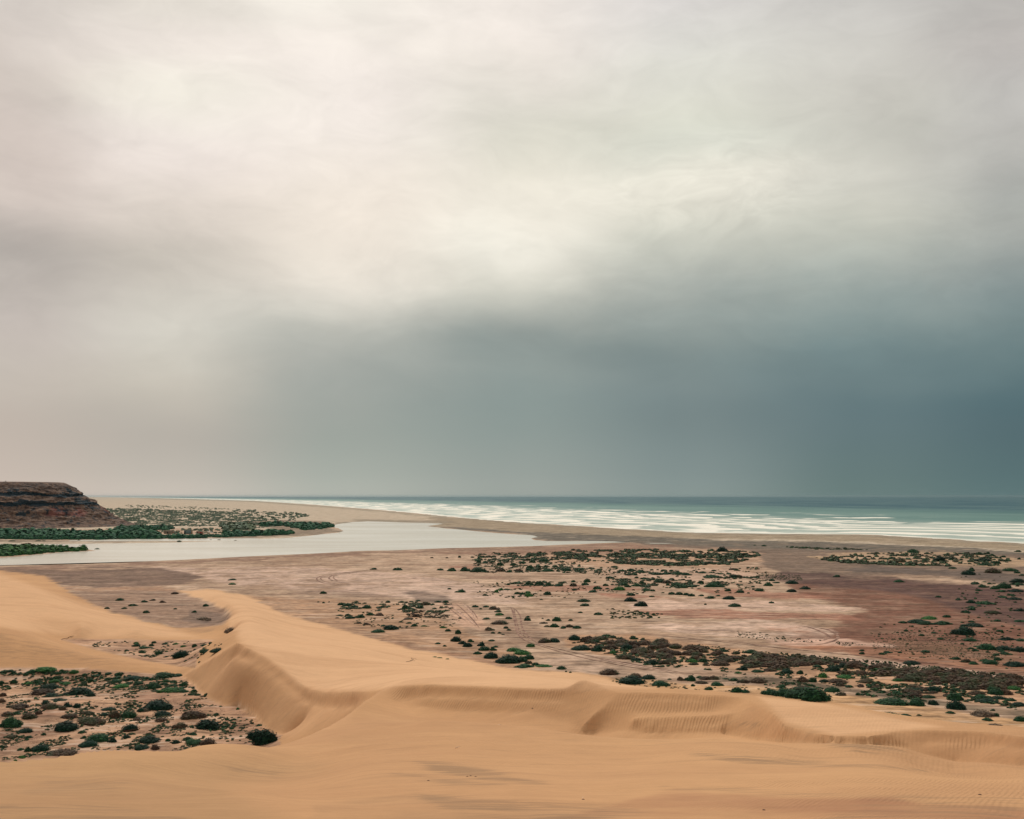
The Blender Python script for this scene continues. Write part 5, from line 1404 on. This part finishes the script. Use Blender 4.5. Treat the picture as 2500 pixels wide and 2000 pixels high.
stuff_scrub("riverbank_thicket", "dense dark green thicket along the far lagoon bank below the mesa", [
    ([(-150,1300),(0,1301),(100,1301),(200,1304),(300,1303),(380,1304),(392,1316),(545,1312),(556,1307),(620,1306),(700,1302),(720,1303),(700,1307),(600,1311),(480,1315),(330,1318),(150,1319),(0,1317),(-150,1318)], 1900, 10, 26, .5, 0),
    ([(385,1309),(556,1308),(556,1312),(385,1316)], 330, 6, 12, .5, 0),
    ([(640,1282),(740,1281),(800,1284),(818,1288),(800,1291),(770,1294),(740,1297),(735,1293),(690,1285),(640,1287)], 220, 8, 20, .5, 0),
    ([(260,1293),(330,1291),(420,1290),(420,1295),(300,1297)], 90, 10, 20, .5, 0)], LEAF['m'], SM, "thicket")
stuff_scrub("marsh_island_plants", "low green plants covering the narrow island in the lagoon at left", [
    ([(-150,1340),(0,1339),(60,1339),(110,1341),(150,1342),(200,1344),(215,1345),(190,1347),(120,1350),(60,1356),(0,1360),(-150,1364)], 900, 12, 30, .42, 0)], LEAF['y'], SM, "marsh plants")
stuff_scrub("far_scrub", "far grey green scrub covering the spit between mesa and surf", [
    ([(235,1243),(300,1241),(420,1245),(520,1247),(590,1252),(640,1262),(660,1275),(700,1283),(640,1290),(560,1288),(440,1286),(300,1292),(262,1276),(245,1258)], 6500, 2.2, 5.5, .4, 22),
    ([(540,1286),(600,1282),(620,1294),(560,1298)], 60, 12, 24, .5, 0),
    ([(380,1292),(560,1291),(560,1303),(380,1304)], 120, 3, 9, .45, 0),
    ([(560,1243),(700,1250),(770,1256),(720,1274),(640,1272),(580,1260)], 160, 4, 9, .4, 0),
    ([(300,1232),(560,1240),(620,1246),(500,1245),(300,1240)], 130, 2, 5, .4, 0)], LEAF['f'], TN)
stuff_scrub("dune_scrub", "far patchy brown and green scrub on sandy banks before the beach", [
    ([(1170,1352),(1300,1350),(1440,1342),(1560,1341),(1700,1344),(1840,1346),(1862,1356),(1830,1366),(1780,1378),(1640,1383),(1500,1377),(1400,1368),(1250,1370),(1160,1372)], 2300, 3, 10, .42, 10),
    ([(1330,1352),(1600,1355),(1860,1356),(1830,1364),(1600,1366),(1400,1362)], 420, 6, 14, .4, 8),
    ([(1500,1372),(1640,1376),(1780,1372),(1850,1362),(1830,1368),(1780,1380),(1640,1384),(1500,1378)], 220, 6, 13, .42, 0),
    ([(1990,1362),(2100,1352),(2220,1348),(2400,1352),(2480,1368),(2440,1384),(2330,1380),(2200,1378),(2080,1374),(2010,1370)], 520, 4, 12, .42, 8),
    ([(2000,1366),(2060,1371),(2200,1378),(2330,1381),(2330,1384),(2180,1382),(2050,1376)], 150, 7, 15, .4, 0),
    ([(1920,1335),(2000,1338),(2120,1341),(2120,1344),(2000,1343),(1920,1338)], 80, 4, 10, .4, 0),
    ([(1300,1385),(1460,1388),(1600,1394),(1780,1398),(1790,1404),(1560,1405),(1300,1398)], 420, 3, 9, .42, 8),
    ([(1480,1412),(1620,1414),(1760,1420),(1830,1430),(1680,1438),(1560,1437),(1490,1432)], 420, 3, 10, .42, 8),
    ([(1720,1408),(1860,1408),(1860,1414),(1720,1414)], 90, 3, 9, .42, 0),
    ([(1150,1360),(1400,1360),(1440,1398),(1160,1400)], 380, 3, 9, .4, 8),
    ([(1240,1420),(1380,1422),(1380,1434),(1250,1432)], 110, 3, 9, .42, 6),
    ([(820,1472),(1100,1468),(1110,1500),(840,1490)], 260, 4, 10, .42, 8)], LEAF['q'], TN)
SCB = [bush_geo(380 + i, 3, 260, .11, 10, 4) for i in range(5)]
stuff_scrub("brown_scrub", "belt of tangled brown scrub between the white strip and the wash", [
    ([(1500,1562),(1600,1566),(1700,1582),(1760,1594),(1780,1620),(1700,1616),(1560,1606),(1500,1590)], 22, 26, 44, .33, 0),
    ([(1760,1606),(1900,1600),(2000,1612),(2120,1622),(2120,1640),(2000,1628),(1900,1636),(1800,1628)], 42, 26, 46, .33, 0),
    ([(2120,1630),(2300,1640),(2500,1660),(2500,1700),(2350,1680),(2250,1668),(2130,1652)], 62, 26, 50, .33, 0),
    ([(2060,1640),(2200,1665),(2300,1690),(2250,1700),(2100,1678),(2040,1660)], 32, 16, 32, .34, 20),
    ([(980,1488),(1060,1490),(1110,1505),(1080,1512),(990,1508)], 120, 4, 10, .4, 0),
    ([(1400,1555),(1500,1558),(1500,1600),(1400,1580)], 40, 8, 18, .4, 0)], LEAF['b'], SCB)
# ground tufts and stones
GT = [bush_geo(340 + i, 0, 9, .45, 5, 2) for i in range(4)]
stuff_scrub("ground_tufts", "tiny green tufts dotting the hollows and the flats", [
    ([(0,1638),(200,1638),(330,1646),(441,1656),(491,1697),(560,1730),(620,1760),(650,1800),(560,1832),(420,1833),(230,1832),(120,1848),(0,1858)], 4200, 2.4, 8.5, .5, 5),
    ([(0,1645),(300,1650),(460,1665),(490,1695),(300,1690),(0,1680)], 420, 5, 12, .35, 0),
    ([(200,1566),(560,1566),(500,1604),(440,1620),(330,1602),(220,1580)], 260, 3, 8, .4, 6),
    ([(560,1740),(620,1760),(650,1800),(520,1820)], 90, 4, 9, .5, 0),
    ([(1840,1398),(1960,1402),(1960,1420),(1860,1416)], 260, 2, 4, .4, 0),
    ([(2120,1545),(2330,1530),(2480,1560),(2450,1620),(2300,1610),(2130,1590)], 1000, 1.8, 4.5, .45, 0),
    ([(1800,1538),(1960,1558),(2060,1572),(1900,1568),(1790,1556)], 120, 2, 6, .5, 0),
    ([(2000,1560),(2120,1575),(2060,1580)], 60, 2, 5, .5, 0),
    ([(1700,1572),(1800,1588),(1980,1600),(2150,1615),(2320,1632),(2500,1650),(2500,1662),(2300,1645),(2100,1622),(1900,1603),(1700,1580)], 600, 2.5, 6, .7, 0),
    ([(820,1476),(1100,1472),(1130,1530),(900,1540),(830,1510)], 240, 2, 6, .5, 8),
    ([(1150,1420),(1440,1420),(1440,1460),(1150,1460)], 60, 2, 5, .5, 0),
    ([(1480,1485),(1620,1500),(1610,1510),(1490,1512)], 90, 4, 10, .45, 0),
    ([(1140,1350),(1440,1345),(1440,1400),(1150,1402)], 260, 2, 7, .42, 14),
    ([(1440,1385),(1880,1385),(1880,1450),(1440,1450)], 420, 2, 8, .42, 12),
    ([(1160,1418),(1440,1418),(1440,1462),(1160,1462)], 150, 2, 7, .42, 10),
    ([(2140,1520),(2500,1540),(2500,1640),(2140,1600)], 200, 3, 8, .45, 0),
    ([(2330,1400),(2500,1400),(2500,1560),(2340,1560)], 120, 3, 9, .45, 0),
    ([(1440,1550),(1760,1585),(2100,1630),(2100,1690),(1760,1660),(1440,1600)], 520, 4, 13, .42, 12),
    ([(2100,1620),(2500,1650),(2500,1740),(2100,1700)], 620, 4, 14, .42, 12),
    ([(1480,1650),(1760,1680),(1700,1690),(1500,1672)], 60, 3, 8, .5, 0),
    ([(1750,1640),(2100,1650),(2100,1700),(1760,1690)], 120, 3, 9, .45, 0)], LEAF['q2'], GT, "tufts")

# loose stones lying in the hollows
stm, t, b = mat_new("stone")
q = NT(t)
q.l(q.mix(q.n("ShaderNodeNewGeometry").outputs['Random Per Island'], lin((150,118,98)), lin((214,178,148))), b.inputs['Base Color'])
def stone_geo(seed):
    V_, F_ = dome_core(np.random.default_rng(seed), [(0, 0, 1, .8)], 1, 1, 6, 2)
    return np.array(V_), np.array(F_)
ST = [stone_geo(400 + i) for i in range(4)]
stuff_scrub("pebbles", "loose pale and brown stones strewn over the hollow floors", [
    ([(0,1690),(400,1680),(520,1720),(640,1780),(640,1810),(500,1832),(300,1832),(120,1846),(0,1856)], 2400, 1.3, 3.8, .7, 7),
    ([(180,1770),(340,1770),(320,1800),(190,1800)], 160, 1.6, 4.5, .7, 0),
    ([(420,1800),(560,1800),(520,1832),(400,1832)], 160, 1.6, 4.5, .7, 0),
    ([(590,1732),(660,1790),(640,1800),(570,1740)], 120, 1.6, 3.6, .7, 0),
    ([(180,1568),(400,1568),(360,1600),(260,1588)], 150, 1.4, 3, .6, 0)], stm, ST, "stones")

# ---------------------------------------------------------------- wheel tracks pressed into the crust
def track_mat(name, c1, c2, lo=.42, hi=.58):
    m, t, b = mat_new(name); q = NT(t)
    p = q.n("ShaderNodeNewGeometry").outputs['Position']
    n_ = q.noise(p, .35, 5, .65)
    q.l(q.mix(q.ss(n_, lo, hi), lin(c1), lin(c2)), b.inputs['Base Color'])
    return m
trd = track_mat("track_dark", (112,82,68), (160,126,108))
trp = track_mat("track_pale", (206,170,150), (160,126,108))


def track(pts_, width, mat_, label):
    P = np.array(pts_, float)
    for _ in range(3):                      # round the corners
        Q = [P[0]]
        for a, b in zip(P[:-1], P[1:]): Q += [a * .75 + b * .25, a * .25 + b * .75]
        P = np.array(Q + [P[-1]])
    x, y, z = place(P[:, 0], P[:, 1])
    W = np.stack([x, y], -1)
    sgl = np.concatenate([[0], np.cumsum(np.hypot(*np.diff(W, axis=0).T))])
    s_ = np.arange(0, sgl[-1], .8)
    X, Y = np.interp(s_, sgl, x), np.interp(s_, sgl, y)
    dx, dy = np.gradient(X), np.gradient(Y); l_ = np.hypot(dx, dy) + 1e-9
    nx, ny = -dy / l_, dx / l_
    wv_ = width * (.75 + .4 * np.clip(fbm(s_, s_ * 0 + int(label[1:]) % 97, 6, 2) + .5, 0, 1)) / 2
    wv_ *= sstep(s_, 0, 12) * (1 - sstep(s_, s_[-1] - 12, s_[-1]))
    rows = []
    for k, h in ((-1, .03), (-.5, .05), (0, .035), (.5, .05), (1, .03)):
        a, b = X + nx * wv_ * k, Y + ny * wv_ * k
        rows.append(np.stack([a, b, height(a, b) + h + .03], -1))
    V_ = np.stack(rows, 1)
    n_, k_ = V_.shape[:2]
    ii = np.arange(n_ * k_).reshape(n_, k_)
    Fq = np.stack([ii[:-1, :-1], ii[1:, :-1], ii[1:, 1:], ii[:-1, 1:]], -1).reshape(-1, 4)
    o = make_obj("wheel_track", V_.reshape(-1, 3), Fq, mat_)
    return tag(o, kind='structure')


for P_, w_, m_ in (
    ([(1245,1480),(1251,1490),(1255,1507),(1258,1526),(1262,1544),(1273,1559),(1289,1568),(1310,1574),(1350,1587),(1420,1606),(1500,1622),(1580,1636),(1650,1646)], .55, trd),
    ([(1248,1482),(1261,1490),(1271,1505),(1272,1522),(1277,1539),(1289,1553),(1304,1566),(1319,1574),(1400,1594),(1480,1610),(1600,1632),(1700,1648)], .5, trd),
    ([(1254,1484),(1257,1500),(1262,1520),(1267,1540),(1278,1552),(1296,1566)], .4, trd),
    ([(1420,1600),(1520,1620),(1640,1642),(1720,1652)], .6, trp),
    ([(960,1390),(905,1392),(860,1396),(800,1402),(772,1411),(774,1418),(790,1425),(830,1428)], .8, trd),
    ([(900,1393),(840,1399),(786,1408),(781,1415),(800,1423),(840,1427)], .7, trd),
    ([(930,1393),(860,1398),(820,1402),(802,1409),(805,1416),(830,1422),(860,1425)], .8, trd),
    ([(880,1398),(845,1401),(818,1405),(812,1410),(822,1418),(850,1422)], .7, trd),
    ([(1960,1528),(2012,1535),(2032,1542),(2047,1553),(2045,1561),(2028,1568),(2000,1574),(1960,1577)], .9, trd),
    ([(1940,1526),(1974,1531),(1997,1539),(2017,1548),(2026,1556),(2015,1563),(2000,1567)], .9, trd),
    ([(1740,1561),(1850,1575),(1950,1587),(2050,1597),(2150,1606),(2300,1622),(2450,1640)], .7, trd),
    ([(1560,1548),(1700,1560),(1850,1578),(2000,1592),(2100,1600)], .5, trd),
    ([(1095,1472),(1110,1486),(1128,1500),(1150,1517),(1165,1533)], .5, trp),
    ([(1110,1472),(1125,1484),(1142,1500),(1156,1515),(1172,1536)], .45, trd),
    ([(1125,1471),(1140,1484),(1155,1500),(1162,1516)], .45, trp),
    ([(1088,1476),(1100,1488),(1120,1504),(1142,1520)], .45, trd),
    ([(1135,1474),(1148,1486),(1160,1500),(1168,1515)], .4, trd),
):
    track(P_, w_, m_, "t%d" % P_[0][0])

# ---------------------------------------------------------------- fishing camp on the far bank
def box(V, Fq, x0, x1, y0, y1, z0, z1, topj=0.0, rj=None):
    o = len(V)
    V += [(x0,y0,z0),(x1,y0,z0),(x1,y1,z0),(x0,y1,z0),(x0,y0,z1),(x1,y0,z1 + topj),(x1,y1,z1 + topj),(x0,y1,z1)]
    Fq += [(o,o+3,o+2,o+1),(o+4,o+5,o+6,o+7),(o,o+1,o+5,o+4),(o+1,o+2,o+6,o+5),(o+2,o+3,o+7,o+6),(o+3,o,o+4,o+7)]


def simple_mat(name, c, rough=.9):
    m, t, b = mat_new(name); q = NT(t)
    n_ = q.noise(q.n("ShaderNodeNewGeometry").outputs['Position'], 1.3, 4, .6)
    q.l(q.mix(n_, [v * .75 for v in lin(c)], [min(1, v * 1.2) for v in lin(c)]), b.inputs['Base Color'])
    b.inputs['Roughness'].default_value = rough
    return m
MW1, MW2, MW3 = simple_mat("mud_wall", (134,122,106)), simple_mat("grey_board", (104,124,124)), simple_mat("pink_board", (150,118,104))
MR, MDK, MWH = simple_mat("roof_sheet", (176,168,150)), simple_mat("dark_opening", (30,40,44)), simple_mat("white_paint", (232,230,224), .5)
MOR, MRED = simple_mat("ochre_wood", (180,140,96)), simple_mat("red_cloth", (150,66,60))


def at(px, py):
    x, y, z = place([px], [py]); return float(x[0]), float(y[0]), float(z[0])


def hut(px, py, wpx, hm, dm, mat_, label, doors=(), roofcol=None, slope=.3):
    x, y, z = at(px, py)
    w = wpx * y / F
    e = bpy.data.objects.new("hut", None); COL.objects.link(e); e.location = (x, y, z)
    tag(e, label, "hut", "huts of the fishing camp")
    V_, F_ = [], []; box(V_, F_, -w/2, w/2, 0, dm, -.3, hm, slope); make_obj("wall", V_, F_, mat_, e)
    V_, F_ = [], []; box(V_, F_, -w/2 - .3, w/2 + .3, -.35, dm + .3, hm + .004 + slope * 0, hm + .16, slope)
    V_ = [(a, b, c + (slope if a > 0 and c < hm + .1 else 0)) for a, b, c in V_]
    make_obj("roof", V_, F_, roofcol or MR, e)
    for fx, dw, dh in doors:
        V_, F_ = [], []; box(V_, F_, fx * w - dw/2, fx * w + dw/2, -.06, -.003, 0, dh); make_obj("door", V_, F_, MDK, e)
    return e, w


hut(411, 1303.5, 22, 3.4, 5, MW1, "long low mud coloured hut at the camp's left end by the thicket", ((-.1, .9, 2.2),))
e_, w_ = hut(458, 1304, 18, 3.9, 5, MW2, "grey hut with a dark doorway and ochre corner post", ((-.38, 1.4, 2.8),))
V_, F_ = [], []; box(V_, F_, w_/2 + .32, w_/2 + .95, -.2, .4, 0, 4.1); make_obj("corner_post", V_, F_, MOR, e_)
e_, w_ = hut(487, 1304, 15, 3.0, 4, MW3, "small pinkish hut with a red cloth hung on its front", ((-.42, 1.1, 2.3),), slope=-.4)
V_, F_ = [], []; box(V_, F_, .8, 2.4, -.12, -.05, .8, 2.2); make_obj("red_cloth", V_, F_, MRED, e_)
# awning
x, y, z = at(437, 1302)
aw = bpy.data.objects.new("awning", None); COL.objects.link(aw); aw.location = (x, y, z)
tag(aw, "pale cloth awning on poles between the mud hut and grey hut", "awning")
V_, F_ = [], []
nn = 7
for i in range(nn):
    for j in range(4):
        V_.append((-2.6 + 5.2 * i / (nn - 1), j * 1.0, 3.2 + .35 * math.sin(i * 1.1) - .25 * j))
for k in range(2):
    o0 = 0
for i in range(nn - 1):
    for j in range(3):
        F_.append((i * 4 + j, (i + 1) * 4 + j, (i + 1) * 4 + j + 1, i * 4 + j + 1))
nV = len(V_)
V_ += [(a, b, c - .05) for a, b, c in V_]
F_ += [tuple(reversed([v + nV for v in f])) for f in F_]
make_obj("cloth", V_, F_, MWH, aw)
for px_ in (-2.5, 2.5):
    for py_ in (.1, 2.9):
        V_, F_ = [], []; box(V_, F_, px_ - .07, px_ + .07, py_ - .07, py_ + .07, -.2, 2.9); make_obj("pole", V_, F_, MOR, aw)
# boat drawn up on the bank
x, y, z = at(513, 1301.5)
bt = bpy.data.objects.new("rowing_boat", None); COL.objects.link(bt); bt.location = (x, y, z + .55); bt.rotation_euler = (0, math.radians(14), math.radians(-12))
tag(bt, "white open boat drawn up on the bank right of the huts", "boat")
V_, F_ = [], []
L_, SEG = 7.0, 12
for i in range(SEG + 1):
    f = i / SEG; w0 = .95 * math.sin(min(1, f * 1.25 + .28) * math.pi * .5) * (1 - max(0, f - .55) ** 1.6 * 3.2)
    w0 = max(w0, .03); kz = .25 * max(0, f - .5) ** 2 * 4
    for (a, h) in ((-1, .85), (-.8, .25), (0, 0), (.8, .25), (1, .85), (.9, .85), (.7, .3), (0, .1), (-.7, .3), (-.9, .85)):
        V_.append(((f - .5) * L_, a * w0, h + kz))
for i in range(SEG):
    for j in range(10):
        F_.append((i * 10 + j, (i + 1) * 10 + j, (i + 1) * 10 + (j + 1) % 10, i * 10 + (j + 1) % 10))
F_ += [(0, 1, 8, 9), (1, 2, 7, 8), (2, 3, 6, 7), (3, 4, 5, 6)]
make_obj("hull", V_, F_, MWH, bt)
for fx in (-1.4, .6):
    V_, F_ = [], []; box(V_, F_, fx - .15, fx + .15, -.78, .78, .55, .6); make_obj("bench", V_, F_, MOR, bt)
# cairn on the mesa
x = (12 - 1250) / F * 1425
crn = bpy.data.objects.new("stone_cairn", None); COL.objects.link(crn); crn.location = (x, 1430, 58.2)
Vc, Fc = stone_geo(9); Vc = Vc * np.array([.8, .8, 1.1])
V2_, _ = stone_geo(10); V2_ = V2_ * np.array([.5, .5, .9]) + np.array([.05, 0, .8])
make_obj("stone_pile", np.concatenate([Vc, V2_]), np.concatenate([Fc, np.array(Fc) + len(Vc)]), simple_mat("dark_stone", (70,66,64)), crn)
tag(crn, "tiny stone cairn on the flat top of the mesa", "cairn")

# ---------------------------------------------------------------- litter of the near sand
def round_stone(px, py, wpx, mat_, label, name="stone", grp=None, flat=.6):
    x, y, z = at(px, py)
    w = wpx * y / F / 2
    V_, F_ = stone_geo(int(px)); V_ = V_ * np.array([w, w * .8, w * flat]) + np.array([x, y, z])
    o = make_obj(name, V_, F_, mat_)
    return tag(o, label, "stone" if name == "stone" else "litter", grp)
MST = simple_mat("dark_pebble", (84,62,52)); MBO = simple_mat("bleached", (226,206,184))
round_stone(961, 1817, 5, MST, "dark pebble on the smooth sand left of centre", grp="pebbles on the near dune")
round_stone(1046, 1925, 7, MST, "dark pebble below the streaks of grey minerals", grp="pebbles on the near dune")
round_stone(1141, 1915, 6, MST, "left of three close brown pebbles by the mineral streaks", grp="pebbles on the near dune")
round_stone(1149, 1914, 6, MST, "middle of three close brown pebbles by the mineral streaks", grp="pebbles on the near dune")
round_stone(1161, 1916, 6, MST, "right of three close brown pebbles by the mineral streaks", grp="pebbles on the near dune")
round_stone(1300, 1723, 5, MST, "dark pebble at the foot of the long rippled face", grp="pebbles on the near dune")
round_stone(2394, 1992, 10, MST, "largest dark stone at the bottom right of the sand", grp="pebbles on the near dune")
round_stone(1865, 1999, 9, MST, "dark stone cut by the bottom edge right of centre", grp="pebbles on the near dune")
round_stone(1424, 1982, 8, MST, "dark stone beside a white shell at the bottom centre", grp="pebbles on the near dune")
round_stone(1423, 1976, 4, MBO, "white shell scrap beside the dark stone at bottom centre", "shell")
round_stone(1705, 1614, 6, MWH, "white scrap caught between two green shrubs in the scrub belt", "white_scrap", flat=1.2)


def twig(px0, py0, px1, py1, r, mat_, name, label, cat, nb=3, lift=.15):
    x0, y0, z0 = at(px0, py0); x1, y1, z1 = at(px1, py1)
    r_ = np.random.default_rng(int(px0)); V_, F_ = [], []
    def limb(a, b_, ra, rb, n=5):
        prev = None
        for i in range(n + 1):
            f = i / n; c = a * (1 - f) + b_ * f + (r_.normal(0, .04, 3) * np.linalg.norm(b_ - a) if 0 < i < n else 0)
            rr = ra * (1 - f) + rb * f; o = len(V_)
            for j in range(6):
                t_ = j / 6 * 2 * math.pi; V_.append(c + np.array([math.cos(t_) * rr * .6, math.cos(t_) * rr * .2, math.sin(t_) * rr]))
            if prev is not None:
                for j in range(6): F_.append((prev + j, prev + (j + 1) % 6, o + (j + 1) % 6, o + j))
            prev = o
    A, B = np.array([x0, y0, z0 + r]), np.array([x1, y1, z1 + r + lift])
    limb(A, B, r, r * .4)
    for k in range(nb):
        f = r_.uniform(.2, .8); c = A * (1 - f) + B * f
        limb(c, c + (B - A) * r_.uniform(.15, .35) + np.array([0, 0, np.linalg.norm(B - A) * r_.uniform(.01, .07)]), r * .5, r * .2, 3)
    o = make_obj(name, V_, F_, mat_)
    return tag(o, label, cat)
twig(1210, 1772, 1224, 1774, .05, MBO, "driftwood", "bleached driftwood on the shoulder of the near dune", "driftwood")
twig(1112, 1833, 1122, 1834, .035, MBO, "driftwood", "pale driftwood bits on the smooth sand left of centre", "driftwood")
twig(266, 1795, 334, 1788, .09, MST, "fallen_branch", "dark fallen branch across the big hollow's stones", "branch", 5, .3)
twig(992, 1616, 1018, 1615.5, .05, MST, "fallen_branch", "small dark twigs on the bright flank of the long dune", "branch", 5, .3)
twig(150, 1562, 180, 1556, .07, MST, "fallen_branch", "dead sticks at the left tip of the middle hollow", "branch", 5, .3)

# ---------------------------------------------------------------- sea air
hzm = bpy.data.materials.new("haze"); hzm.use_nodes = True
t = hzm.node_tree; t.nodes.clear()
vo = t.nodes.new("ShaderNodeVolumePrincipled"); om = t.nodes.new("ShaderNodeOutputMaterial")
vo.inputs['Color'].default_value = (.62, .80, .85, 1)
vo.inputs['Density'].default_value = HAZE
vo.inputs['Anisotropy'].default_value = .82
t.links.new(vo.outputs[0], om.inputs['Volume'])
V_, F_ = [], []; box(V_, F_, -90000, 90000, -200, 61000, -4.5, 62.5)
hzo = make_obj("haze", V_, F_, hzm)
tag(hzo, kind='stuff')
